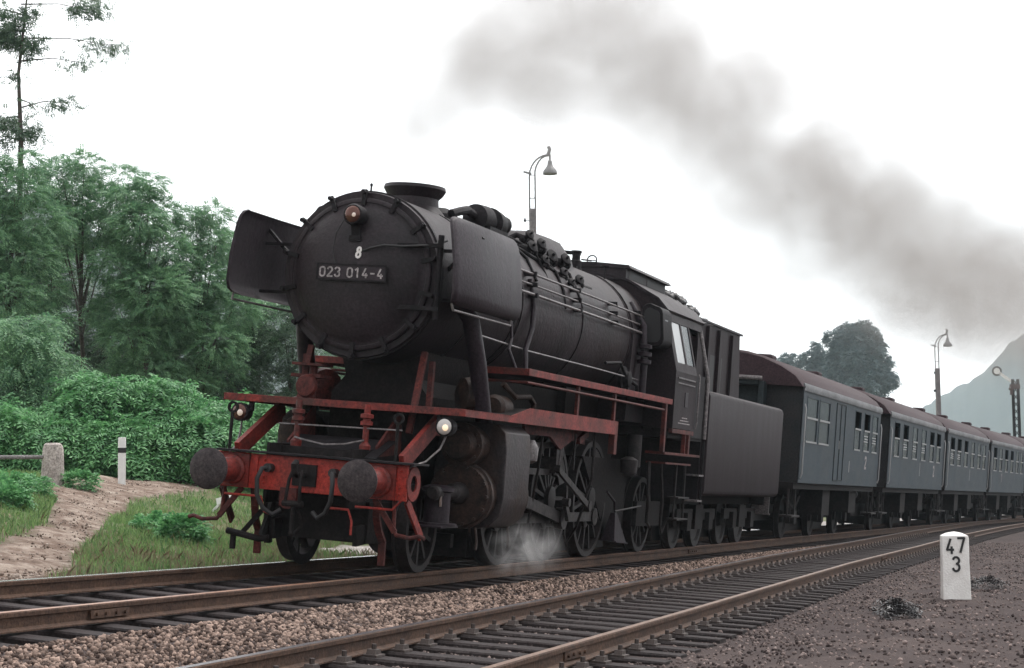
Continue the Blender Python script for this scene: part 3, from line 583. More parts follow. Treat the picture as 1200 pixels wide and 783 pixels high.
    # coupling
    mb = MB(); mb.bx(-.62, -.585, -.14, .14, .93, 1.17); mb.tube([(-.6, 0, 1.05), (-.40, 0, 1.05), (-.33, 0, 1.08), (-.31, 0, 1.16), (-.37, 0, 1.19)], .035, 10)
    for y in (-.055, .055): mb.tube([(-.42, y, 1.10), (-.36, y*1.2, 1.0), (-.34, y*1.5, .78), (-.36, y*1.4, .72)], .02, 8)
    mb.cyl((-.36, -.12, .74), (-.36, .12, .74), .035, 10); mb.cyl((-.37, 0, .74), (-.38, 0, .42), .025, 8); mb.sph((-.38, 0, .42), .035, 8)
    mb.tube([(-.37, .03, .74), (-.44, .06, .60), (-.5, .06, .5), (-.45, 0, .42)], .018, 8); mb.build('coupling', 'dark', T)
    for y, s2 in ((-.42, 1), (.36, -1)):
        mb = MB(); mb.cyl((-.62, y, 1.10), (-.52, y, 1.10), .05, 12); mb.tube([(-.54, y, 1.10), (-.46, y-.03*s2, 1.09), (-.42, y-.06*s2, .98), (-.43, y-.05*s2, .80), (-.46, y+.02*s2, .66), (-.50, y+.12*s2, .60), (-.54, y+.20*s2, .66)], .026, 10); mb.build('brake_hose', 'ink', T)
    mb = MB(); mb.tube([(-.6, -.95, .78), (-.6, -.5, .78), (-.6, -.45, .62), (-.6, -.38, .60)], .014, 6); mb.build('coupling_rail', 'redbeam', T)
    mb = MB(); mb.tube([(-.6, .30, .72), (-.6, .55, .72), (-.6, .60, .60), (-.6, .60, .45)], .014, 6); mb.build('coupling_rail', 'redbeam', T)
    mb = MB(); mb.tube([(-.62, .62, .76), (-.62, 1.05, .76), (-.65, 1.15, .88)], .014, 6); mb.build('coupling_rail', 'redbeam', T)
    mb = MB(); mb.bx(-.62, -.56, -.26, -.06, .70, .90); mb.cyl((-.58, -.16, .76), (-.54, -.16, .76), .09, 14); mb.build('steam_heat_valve', 'redold', T)
    # curved step irons at the corners
    for sg in (1, -1):
        mb = MB(); mb.tube([(-.74, sg*1.02, .90), (-.74, sg*1.04, .55), (-.72, sg*1.08, .49), (-.70, sg*1.25, .47), (-.70, sg*1.36, .50), (-.70, sg*1.42, .48)], .024, 8); mb.obox((-.72, sg*.80, .86), (-.72, sg*1.06, .52), .03, .06, (0, 1, 0)); mb.build('corner_step', 'redold', T)
        mb = MB(); P = [(-.92, .75, .86), (-.95, .74, .66), (-1.02, .75, .50), (-1.13, .76, .38), (-1.14, .76, .12)]
        for a, b in zip(P[:-1], P[1:]): mb.obox((a[0], sg*a[1], a[2]), (b[0], sg*b[1], b[2]), .08, .035, (1, 0, 0))
        mb.build('guard_iron', 'redold', T)
        mb = MB(); mb.obox((-.85, sg*1.12, .86), (-1.25, sg*1.16, .46), .10, .03, (0, 1, 0)); mb.build('pony_brace', 'red', T)
    # sloping apron, air pipes, braces, front platform
    mb = MB(); mb.prism([(-.99, 1.285), (-1.0, 1.30), (-1.55, 1.50), (-1.55, 1.485)], -.60, .66, 'y'); mb.build('apron_plate', 'black', T)
    for y in (-.38, .46):
        mb = MB(); mb.lathe((-1.12, y, 1.36), (0, 0, 1), [(0, .06), (.06, .065), (.10, .035), (.28, .035), (.29, .07), (.33, .07), (.34, .045), (.36, .045), (.37, .075), (.41, .075), (.42, .035), (.52, .035)], 14); mb.build('air_pipe', 'red', T)
    mb = MB(); mb.tube([(-1.08, -.38, 1.46), (-1.0, -.25, 1.44), (-1.02, 0, 1.40), (-1.02, .25, 1.42), (-1.08, .46, 1.48)], .012, 6); mb.tube([(-1.1, -.6, 1.6), (-1.1, .9, 1.62)], .010, 6); mb.build('hose_line', 'pipe', T)
    for sg in (1, -1):
        mb = MB(); mb.obox((-2.0, sg*1.0, 1.80), (-.92, sg*1.0, 1.26), .06, .19, (0, 0, 1)); mb.bx(-1.95, -1.85, sg*1.0-.03, sg*1.0+.03, 1.6, 1.86); mb.build('platform_brace', 'red', T, bevel=.004)
        mb = MB(); mb.cyl((-.72, sg*1.0, 1.26), (-.72, sg*1.0, 1.68), .02, 8); mb.ring((-.745, sg*1.0, 1.74), (1, 0, 0), .065, .04, .03, 16); mb.build('lamp_bracket', 'dark', T)
        mb = MB(); mb.obox((-1.75, sg*.72, 1.6), (-2.05, sg*.72, 2.55), .07, .05, (1, 0, 0)); mb.obox((-2.1, sg*.80, 1.9), (-2.1, sg*.80, 2.45), .06, .06, (1, 0, 0)); mb.build('smokebox_strut', 'redold', T)
        mb = MB(); mb.prism([(-1.95, 1.35), (-1.25, 1.30), (-1.25, 1.42), (-1.9, 1.85)], sg*.53, sg*.56, 'y'); mb.build('frame_end', 'redold', T)
    mb = MB(); mb.bx(-2.05, -1.72, -.80, -.42, 2.16, 2.20); mb.bx(-2.05, -1.72, -.80, -.42, 2.30, 2.33); mb.cyl((-1.9, -.6, 1.9), (-1.9, -.6, 2.30), .05, 10); mb.lathe((-1.75, -.58, 2.06), (1, 0, 0), [(0, .05), (.05, .14), (.09, .12), (.1, .02)], 14); mb.build('lubricator_tray', 'redold', T)
    # boards: front platform, low running board with valance, high running board
    mb = MB(); mb.bx(-3.2, -1.45, -1.5, 1.5, 1.893, 1.905); mb.bx(-1.455, -1.44, -1.5, 1.5, 1.83, 1.912); fp = mb.build('front_platform', 'red', T, bevel=.003)
    MB().bx(-3.19, -1.46, -1.47, 1.47, 1.9052, 1.912).build('tread_plate', 'black', fp)
    for sg in (1, -1):
        mb = MB(); mb.prism([(-1.455, 1.83), (-1.455, 1.91), (-3.05, 1.91), (-3.75, 2.03), (-7.68, 2.03), (-7.68, 1.84), (-3.7, 1.83), (-3.3, 1.83)], sg*1.485, sg*1.5, 'y'); rb = mb.build('low_running_board', 'red', T)
        mb = MB(); mb.prism([(-3.2, 1.92), (-3.75, 2.02), (-7.66, 2.02), (-7.66, 2.0), (-3.75, 2.0), (-3.2, 1.9)], sg*1.05, sg*1.484, 'y'); mb.build('board_top', 'dark', rb)
        mb = MB(); mb.prism([(-7.66, 1.56), (-7.80, 1.56), (-7.80, 2.03), (-7.66, 2.03)], sg*1.40, sg*1.49, 'y'); mb.build('board_end', 'redold', rb)
        mb = MB(); mb.bx(-10.92, -3.62, sg*1.47-.015, sg*1.47+.015, 2.425, 2.51); mb.bx(-3.66, -3.62, *(sorted((sg*.9, sg*1.455))), 2.425, 2.51); ub = mb.build('high_running_board', 'red', T, bevel=.003)
        mb = MB(); a, b = sorted((sg*.75, sg*1.452)); mb.bx(-10.92, -3.665, a, b, 2.47, 2.503); mb.build('board_top', 'dark', ub)
        mb = MB(); mb.tube([(-3.62, sg*.95, 2.34), (-3.62, sg*1.46, 2.34), (-10.6, sg*1.47, 2.32)], .018, 8); mb.build('board_pipe', 'redold', ub)
        for x in (-5.9, -7.72): MB().bx(x-.04, x+.04, sg*1.43-.02, sg*1.43+.02, 1.95, 2.43).build('board_post', 'redold', ub)
    # front lamps
    for sg in (1, -1):
        y = sg*1.27; mb = MB(); mb.lathe((-1.62, y, 1.70), (1, 0, 0), [(0, .07), (.04, .095), (.14, .105), (.20, .108), (.205, .095)], 24); mb.obox((-1.52, y-.10*sg, 1.72), (-1.52, y-.10*sg, 1.86), .05, .05, (1, 0, 0)); h = mb.build('headlight', 'black', T)
        MB().sph((-1.43, y, 1.70), .093, 18, (.5, 1, 1)).build('lens', 'lens' if sg > 0 else 'copperlens', h); MB().sph((-1.383, y+.025, 1.69), .038, 10, (.35, 1, 1)).build('bulb', 'bulb' if sg > 0 else 'copperbulb', h)
        MB().tube([(-1.5, y, 1.60), (-1.42, y-.03*sg, 1.45), (-1.2, y-.10*sg, 1.30), (-.9, y-.17*sg, 1.22)], .012, 6).build('lamp_cable', 'pipe', h)
    # cylinders
    for sg in (1, -1):
        Y = sg*1.06
        mb = MB(); mb.lathe((-2.62, Y, .93), (-1, 0, 0), [(0, .30), (.0, .36), (.05, .37), (.06, .40), (.12, .40), (.12, .36), (1.35, .36), (1.35, .40), (1.42, .40), (1.44, .2)], 32)
        mb.lathe((-2.42, Y, 1.52), (-1, 0, 0), [(0, .08), (.02, .16), (.14, .20), (.16, .26), (.24, .26), (.24, .23), (1.5, .23), (1.52, .27), (1.6, .26), (1.62, .1)], 26)
        for k in range(14):
            a = 2*math.pi*k/14; mb.cyl((-2.58, Y+.345*math.cos(a), .93+.345*math.sin(a)), (-2.65, Y+.345*math.cos(a), .93+.345*math.sin(a)), .024, 6)
        for k in range(10):
            a = 2*math.pi*k/10; mb.cyl((-2.55, Y+.22*math.cos(a), 1.52+.22*math.sin(a)), (-2.6, Y+.22*math.cos(a), 1.52+.22*math.sin(a)), .018, 6)
        cy = mb.build('cylinder', 'brown', T)
        poly = [(1.22, 1.80), (1.36, 1.79), (1.47, 1.70), (1.50, 1.5), (1.50, .92), (1.46, .70), (1.34, .58), (1.18, .54), (.8, .54), (.6, 1.0), (.6, 1.8)]
        mb = MB(); mb.prism([(sg*a, b) for a, b in poly], -2.95, -3.88, 'x'); mb.build('cylinder_cladding', 'cylsheet', cy, bevel=.012)
        mb = MB(); mb.lathe((-1.75, Y, .95), (-1, 0, 0), [(0, .06), (.02, .085), (.6, .085), (.62, .11), (.9, .13)], 18); mb.build('tail_rod_cover', 'wheel', cy)
        mb = MB(); mb.cyl((-2.7, sg*1.2, .5), (-2.7, sg*1.2, 1.0), .012, 6); mb.tube([(-2.75, sg*1.25, .56), (-2.75, sg*1.28, .40), (-2.68, sg*1.3, .3)], .016, 6); mb.tube([(-3.9, sg*1.25, .6), (-3.9, sg*1.28, .40), (-3.85, sg*1.3, .3)], .016, 6); mb.build('drain_cock', 'brown', cy)
        # pipes over the cylinder
        mb = MB(); mb.lathe((-3.3, sg*1.15, 2.0), (-1, .0, 0), [(0, .12), (.05, .16), (.35, .16), (.4, .10)], 16); mb.tube([(-3.5, sg*1.2, 2.3), (-3.7, sg*1.3, 2.15), (-4.1, sg*1.35, 2.18), (-4.3, sg*1.35, 2.1), (-4.3, sg*1.35, 1.95)], .035, 10); mb.lathe((-2.9, sg*.85, 2.12), (-.3, sg*.3, 0), [(0, .1), (.05, .2), (.15, .22), (.3, .12)], 16); mb.build('cylinder_valve', 'redold' if sg < 0 else 'brown', cy)
    # leading wheels, axlebox fitting
    def wheel(name, x, y, r, spokes, parent=T, w=.135, m='wheel', hub=.12):
        sg = 1 if y > 0 else -1; mb = MB(); yi, yo = y-w/2*sg, y+w/2*sg; D = (0, sg, 0)
        mb.lathe((x, yi, r), D, [(0, r-.09), (0, r-.005), (w*.7, r-.005), (w, r-.012), (w, r-.09)], 48, closed=True)
        mb.lathe((x, yi-.03*sg, r), D, [(0, r-.09), (0, r+.026), (.03, r+.02), (.03, r-.09)], 48, closed=True)
        o = mb.build(name, m, parent)
        mb = MB(); mb.lathe((x, y-.07*sg, r), D, [(0, hub), (.17, hub), (.18, hub*.8)], 24)
        for k in range(spokes):
            a = 2*math.pi*(k+.5)/spokes; c, s = math.cos(a), math.sin(a); mb.obox((x+c*hub*.8, y, r+s*hub*.8), (x+c*(r-.085), y, r+s*(r-.085)), .05, .075, (0, 1, 0))
        if not spokes: mb.lathe((x, y-.03*sg, r), D, [(0, r-.1), (.035, r-.12), (.06, hub)], 36)
        mb.build('wheel_centre', m, o); return o
    for sg in (1, -1): wheel('leading_wheel', -2.15, sg*.75, .5, 10)
    MB().cyl((-2.15, -.72, .5), (-2.15, .72, .5), .08, 14).build('axle', 'dark', T)
    mb = MB()
    for sg in (1, -1): mb.obox((-.95, sg*.5, .42), (-2.9, sg*.55, .62), .05, .22)
    mb.tube([(-.88, -1.02, .36), (-.86, -.80, .33), (-.88, -.62, .30), (-.92, -.52, .32)], .038, 10); mb.obox((-.9, -.86, .33), (-.95, -.64, .62), .05, .05); mb.obox((-.9, -.6, .34), (-1.0, -.55, .72), .06, .05); mb.obox((-.9, -.95, .36), (-.9, -.95, .16), .05, .05, (1, 0, 0)); mb.bx(-1.95, -1.15, -.62, .56, .34, .80); mb.obox((-1.1, -.66, .75), (-1.2, -.66, .25), .07, .07, (1, 0, 0)); mb.build('pony_truck', 'dark', T)
    mb = MB(); mb.lathe((-2.02, 1.03, .58), (0, 0, 1), [(0, .24), (.03, .24), (.03, .15), (.38, .15), (.39, .19), (.43, .19), (.46, .1)], 24); mb.bx(-2.3, -1.75, .85, 1.2, .56, .58); mb.build('axle_lubricator', 'plate', T)
    mb = MB(); mb.sph((-1.86, 1.05, .94), .045, 10); mb.cyl((-1.88, 1.12, .80), (-1.86, 1.12, .96), .022, 8); mb.build('oil_cup', 'chrome', T)
    # driving wheels and rods
    XD = (-4.95, -6.95, -8.95); TH = R(-50); pin = (.33*math.cos(TH), .33*math.sin(TH))
    for sg in (1, -1):
        th = TH if sg > 0 else TH+math.pi/2; px_, pz_ = .33*math.cos(th), .33*math.sin(th)
        for i, x in enumerate(XD):
            o = wheel('driving_wheel', x, sg*.75, .875, 15, hub=.17); mb = MB()
            a0 = th+math.pi; pts = [(x+.76*math.cos(a0+t), .875+.76*math.sin(a0+t)) for t in np.linspace(-.55, .55, 9)]+[(x+.45*math.cos(a0+t), .875+.45*math.sin(a0+t)) for t in np.linspace(.45, -.45, 5)]
            mb.prism(pts, sg*.70, sg*.815, 'y'); mb.build('balance_weight', 'wheel', o)
            mb = MB(); mb.cyl((x+px_, sg*.78, .875+pz_), (x+px_, sg*(1.10 if i == 1 else .98), .875+pz_), .075, 14); mb.cyl((x+px_, sg*.80, .875+pz_), (x+px_, sg*.84, .875+pz_), .17, 18); mb.build('crank_pin', 'steel', o)
        Yc = sg*.93; mb = MB(); P = [(x+px_, Yc, .875+pz_) for x in XD]
        for a, b in zip(P[:-1], P[1:]): mb.obox(a, b, .05, .13)
        for p in P: mb.cyl((p[0], Yc-.05, p[2]), (p[0], Yc+.05, p[2]), .13, 20)
        mb.build('coupling_rod', 'steel', T)
        Ym = sg*1.06; xc = XD[1]+px_+math.sqrt(2.15**2-pz_**2)
        mb = MB(); mb.obox((XD[1]+px_, Ym, .875+pz_), (xc, Ym, .93), .06, .15); mb.cyl((XD[1]+px_, Ym-.06, .875+pz_), (XD[1]+px_, Ym+.06, .875+pz_), .15, 20); mb.cyl((xc, Ym-.06, .93), (xc, Ym+.06, .93), .10, 18); mb.build('connecting_rod', 'steel', T)
        mb = MB(); mb.bx(xc-.25, xc+.25, min(Ym-.08*sg, Ym+.08*sg), max(Ym-.08*sg, Ym+.08*sg), .82, 1.20); mb.cyl((xc, Ym, .93), (-4.0, Ym, .93), .045, 12); mb.build('crosshead', 'steel', T)
        mb = MB(); mb.bx(-6.0, -4.05, sg*1.06-.06, sg*1.06+.06, 1.21, 1.29); mb.obox((-5.95, sg*.6, 1.35), (-5.95, sg*1.2, 1.35), .10, .22); mb.build('slide_bar', 'steel', T)
        # valve gear
        xr, zr = XD[1]+px_+.20, .875+pz_+.23; xl_ = -6.15
        mb = MB(); mb.obox((XD[1]+px_, sg*1.17, .875+pz_), (xr, sg*1.17, zr), .05, .10); mb.cyl((xr, sg*1.14, zr), (xr, sg*1.24, zr), .06, 12); mb.build('return_crank', 'steel', T)
        mb = MB(); mb.obox((-7.5, sg*1.22, .80), (-5.95, sg*1.22, 1.30), .045, .085); mb.cyl((-7.5, sg*1.17, .80), (-7.5, sg*1.26, .80), .08, 14); mb.cyl((-5.95, sg*1.18, 1.3), (-5.95, sg*1.26, 1.3), .06, 12); mb.build('eccentric_rod', 'steel', T)
        mb = MB(); mb.tube([(-5.95, sg*1.18, 1.20), (-6.05, sg*1.18, 1.45), (-6.07, sg*1.18, 1.65), (-6.0, sg*1.18, 1.86)], .05, 8); mb.bx(-6.2, -5.9, sg*1.18-.02, sg*1.18+.02, 1.45, 1.62); mb.build('expansion_link', 'steel', T)
        mb = MB(); mb.obox((-6.0, sg*1.12, 1.62), (-4.35, sg*1.12, 1.56), .04, .08); mb.cyl((-4.4, sg*1.06, 1.54), (-3.9, sg*1.06, 1.52), .04, 10); mb.build('radius_rod', 'steel', T)
        mb = MB(); mb.obox((-4.55, sg*1.12, 1.66), (-4.75, sg*1.12, .78), .05, .07, (1, 0, 0)); mb.obox((-4.75, sg*1.12, .80), (xc, sg*1.12, .72), .04, .06); mb.build('combination_lever', 'steel', T)
        mb = MB(); mb.prism([(-4.2, 1.84), (-6.9, 1.84), (-6.9, 1.66), (-6.3, 1.70), (-5.8, 1.56), (-5.3, 1.72), (-4.3, 1.72)], sg*1.24, sg*1.28, 'y'); mb.obox((-6.5, sg*1.3, 1.7), (-6.9, sg*1.3, 1.82), .06, .09); mb.build('motion_bracket', 'redold', T)
        mb = MB(); mb.lathe((-4.35, sg*1.33, 1.35), (0, 0, 1), [(0, .04), (.04, .10), (.2, .11), (.3, .05)], 14); mb.build('mechanical_lubricator', 'pipe', T)
        mb = MB(); mb.cyl((-6.3, sg*1.32, 1.3), (-6.3, sg*1.32, 1.8), .016, 6); mb.build('sand_pipe', 'wheel', T); mb = MB(); mb.tube([(-7.3, sg*1.3, 1.85), (-7.32, sg*1.3, 1.2), (-7.4, sg*1.1, .5), (-7.6, sg*.9, .25)], .02, 6); mb.build('sand_pipe', 'wheel', T); mb = MB(); mb.tube([(-5.1, sg*1.25, 1.85), (-5.15, sg*1.2, 1.3), (-5.6, sg*.95, .4)], .018, 6); mb.build('sand_pipe', 'wheel', T)
        # brake hangers
        for x in XD:
            mb = MB(); mb.obox((x-1.0, sg*.72, 1.25), (x-.97, sg*.72, .45), .05, .08, (1, 0, 0)); mb.obox((x-.92, sg*.75, .70), (x-.90, sg*.75, .35), .10, .08, (1, 0, 0)); mb.build('brake_hanger', 'dark', T)
    for x in XD: MB().cyl((x, -.7, .875), (x, .7, .875), .1, 14).build('axle', 'dark', T)
    # trailing wheels
    for sg in (1, -1): wheel('trailing_wheel', -12.0, sg*.75, .625, 11)
    mb = MB(); mb.bx(-12.7, -11.2, -.95, -.88, .45, .85); mb.bx(-12.7, -11.2, .88, .95, .45, .85); mb.cyl((-12, -.9, .625), (-12, .9, .625), .08, 14); mb.build('trailing_truck', 'dark', T)
    mb = MB(); mb.loft([[(-8.3, -.85, 1.5), (-10.8, -.85, 1.5), (-10.8, .85, 1.5), (-8.3, .85, 1.5)], [(-9.8, -.80, .45), (-10.9, -.80, .35), (-10.9, .80, .35), (-9.8, .80, .45)], [(-10.0, -.6, .22), (-10.8, -.6, .20), (-10.8, .6, .20), (-10.0, .6, .22)]]); ap = mb.build('ash_pan', 'dark', T)
    mb = MB(); mb.loft([[(-9.75, .93, .68), (-9.85, .93, .68), (-9.85, 1.0, .68), (-9.75, 1.0, .68)], [(-9.75, .80, .24), (-10.45, .80, .20), (-10.45, 1.02, .20), (-9.75, 1.02, .24)]]); mb.tube([(-9.2, 1.0, 1.0), (-9.6, 1.02, .85), (-9.8, .98, .68)], .02); mb.obox((-9.75, 1.035, .24), (-10.45, 1.035, .20), .02, .02); mb.build('ash_chute', 'plate', ap)
    mb = MB(); mb.tube([(-10.6, 1.25, 1.5), (-10.62, 1.28, .9), (-10.9, 1.2, .55), (-11.3, 1.15, .45)], .03); mb.tube([(-11.2, 1.3, 1.5), (-11.25, 1.35, .9), (-11.4, 1.3, .5), (-11.7, 1.25, .35), (-11.95, 1.25, .55)], .022); mb.lathe((-9.6, 1.2, 1.25), (0, 0, 1), [(0, .05), (.05, .13), (.25, .14), (.3, .05)], 14); mb.tube([(-9.0, 1.2, .72), (-10.3, 1.25, .80)], .014); mb.lathe((-10.2, 1.1, 1.9), (0, 0, -1), [(0, .12), (.5, .12), (.55, .06)], 14); mb.build('injector', 'wheel', T)
    # cab
    W0, W1 = 1.5, 1.27
    arcp = [(W1, 3.90), (1.1, 4.09), (.91, 4.19), (.73, 4.29), (.58, 4.365), (.3, 4.43), (0, 4.45)]
    prof = [(W0, 2.05), (W0, 2.97)]+arcp; full = prof+[(-a, b) for a, b in prof[::-1][1:]]
    mb = MB(); mb.prism(full, -10.96, -10.99, 'x'); cb = mb.build('cab', 'tank', T)
    mb = MB(); rp_ = [(a, b) for a, b in arcp]+[(-a, b) for a, b in arcp[::-1][1:]]; o2 = [(a*1.03, b+.035) for a, b in rp_]
    mb.prism(o2+rp_[::-1], -10.92, -13.55, 'x'); mb.build('cab_roof', 'soot', cb, bevel=.004)
    mb = MB(); mb.bx(-13.5, -10.93, -.56, .56, 4.38, 4.57); mb.prism([(-.64, 4.57), (.64, 4.57), (.60, 4.62), (0, 4.65), (-.60, 4.62)], -10.90, -13.62, 'x'); rv = mb.build('roof_ventilator', 'soot', cb)
    MB().bx(-12.1, -11.1, -.565, .565, 4.42, 4.545).build('vent_shade_panel', 'ink', rv); MB().bx(-13.3, -12.25, -.565, .565, 4.42, 4.545).build('vent_shade_panel', 'ink', rv)  # closed black slabs; the darkness of the openings is painted on
    for sg in (1, -1):
        mb = MB(); mb.bx(-12.40, -10.992, min(sg*1.48, sg*1.5), max(sg*1.48, sg*1.5), 2.06, 2.97)
        # sloping upper side with window openings: rails around two panes
        def sl_(x0, x1, t0, t1):
            q = lambda t: (W0+(W1-W0)*t, 2.97+(3.90-2.97)*t)
            (ya, za), (yb, zb) = q(t0), q(t1); mb.add([(x0, sg*ya, za), (x1, sg*ya, za), (x1, sg*yb, zb), (x0, sg*yb, zb), (x0, sg*(ya-.02), za), (x1, sg*(ya-.02), za), (x1, sg*(yb-.02), zb), (x0, sg*(yb-.02), zb)], [(0,1,2,3),(7,6,5,4),(0,4,5,1),(1,5,6,2),(2,6,7,3),(3,7,4,0)])
        sl_(-10.992, -12.4, 0, .16); sl_(-10.992, -13.4, .86, 1.0); sl_(-10.992, -11.16, .16, .86); sl_(-11.74, -11.82, .16, .86); sl_(-12.32, -12.4, .16, .86)
        sd2 = mb.build('cab_side', 'tank', cb)
        for x0, x1, mm in ((-11.16, -11.74, 'reflectglass'), (-11.82, -12.32, 'glass')):
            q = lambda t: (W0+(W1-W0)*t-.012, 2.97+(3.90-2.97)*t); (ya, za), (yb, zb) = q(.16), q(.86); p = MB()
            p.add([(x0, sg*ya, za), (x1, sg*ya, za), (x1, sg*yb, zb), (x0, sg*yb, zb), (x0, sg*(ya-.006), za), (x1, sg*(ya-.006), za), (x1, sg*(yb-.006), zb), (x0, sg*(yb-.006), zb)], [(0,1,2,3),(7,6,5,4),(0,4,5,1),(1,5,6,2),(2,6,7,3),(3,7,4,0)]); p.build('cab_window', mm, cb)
        mb = MB(); mb.bx(-12.28, -11.1, min(sg*1.5, sg*1.515), max(sg*1.5, sg*1.515), 2.86, 2.885); mb.bx(-12.28, -11.1, min(sg*1.5, sg*1.512), max(sg*1.5, sg*1.512), 2.78, 2.80); mb.build('window_ledge', 'pipe', cb)
        mb = MB(); mb.bx(-11.85, -11.65, min(sg*1.5, sg*1.51), max(sg*1.5, sg*1.51), 2.42, 2.66); mb.build('works_plate', 'plate', cb, bevel=.004)
        mb = MB()
        for k in range(3): mb.bx(-12.1+.1*k, -11.3-.12*k, min(sg*1.5, sg*1.503), max(sg*1.5, sg*1.503), 2.145+.045*k, 2.16+.045*k)
        mb.build('stencil_lines', 'dimwhite', cb)
        mb = MB(); mb.bx(-13.25, -12.42, min(sg*1.43, sg*1.45), max(sg*1.43, sg*1.45), 1.95, 3.0); mb.prism([(sg*1.44, 3.0), (sg*1.42, 3.0), (sg*1.22, 3.86), (sg*1.24, 3.86)], -12.45, -12.62, 'x'); dr = mb.build('cab_door', 'black', cb)
        mb = MB(); mb.tube([(-13.36, sg*1.47, 1.95), (-13.36, sg*1.47, 2.97), (-13.34, sg*1.28, 3.80)], .035, 8); mb.tube([(-12.44, sg*1.52, 2.1), (-12.44, sg*1.54, 2.2), (-12.44, sg*1.54, 2.95), (-12.44, sg*1.52, 3.0)], .014, 6); mb.build('grab_rail', 'pipe', dr)
        # deep round-cornered front window hood
        y0, y1 = sorted((sg*1.02, sg*1.36)); pts = []
        for cx, cz, a0 in ((y1-.12, 3.82, 0), (y0+.12, 3.86, 90), (y0+.14, 3.42, 180), (y1-.08, 3.42, 270)):
            pts += [(cx+.12*math.cos(R(a0+t)), cz+.12*math.sin(R(a0+t))) for t in (0, 30, 60, 90)]
        mb = MB(); mb.prism(pts, -10.38, -10.96, 'x'); wh = mb.build('window_hood', 'black', cb, bevel=.012)
        q2 = [(a+(sg*1.19-a)*.25, b+(3.62-b)*.2) for a, b in pts]; MB().prism(q2, -10.379, -10.372, 'x').build('front_window', 'ink', wh)
        mb = MB(); mb.bx(-10.70, -10.52, min(sg*1.362, sg*1.37), max(sg*1.362, sg*1.37), 3.62, 3.74); mb.build('mirror', 'reflectglass', wh)
    mb = MB(); mb.bx(-13.4, -11.0, -1.42, 1.42, 1.9, 2.0); mb.bx(-11.6, -11.02, -1.0, 1.0, 2.0, 3.5); mb.bx(-13.42, -13.38, -1.2, 1.2, 2.0, 3.0); mb.build('cab_floor', 'dark', cb)
    for sg in (1, -1):
        mb = MB(); a, b = sorted((sg*1.44, sg*1.505)); mb.bx(-12.42, -10.95, a, b, 1.98, 2.05); mb.bx(-10.55, -10.45, a, b, 1.66, 2.42); mb.bx(-12.2, -12.1, a, b, 1.66, 1.98); mb.bx(-11.9, -11.86, a, b, 1.66, 1.98); st = mb.build('cab_step_frame', 'redold', T, bevel=.004)
        a, b = sorted((sg*1.2, sg*1.52)); mb = MB(); mb.bx(-12.9, -10.5, a, b, 1.63, 1.67); mb.bx(-12.3, -10.6, a, b, 1.48, 1.51); mb.build('step_tread', 'redold', st)
        mb = MB()
        for y in (sg*1.42,):
            mb.tube([(-12.35, y, 1.5), (-12.4, y, .55)], .02); mb.tube([(-11.75, y, 1.5), (-11.75, y, .6)], .02)
        for z in (.95, .60): mb.bx(-12.45, -11.7, min(sg*1.30, sg*1.5), max(sg*1.30, sg*1.5), z-.012, z+.012)
        mb.build('cab_ladder', 'wheel', st)
    return T
loco()

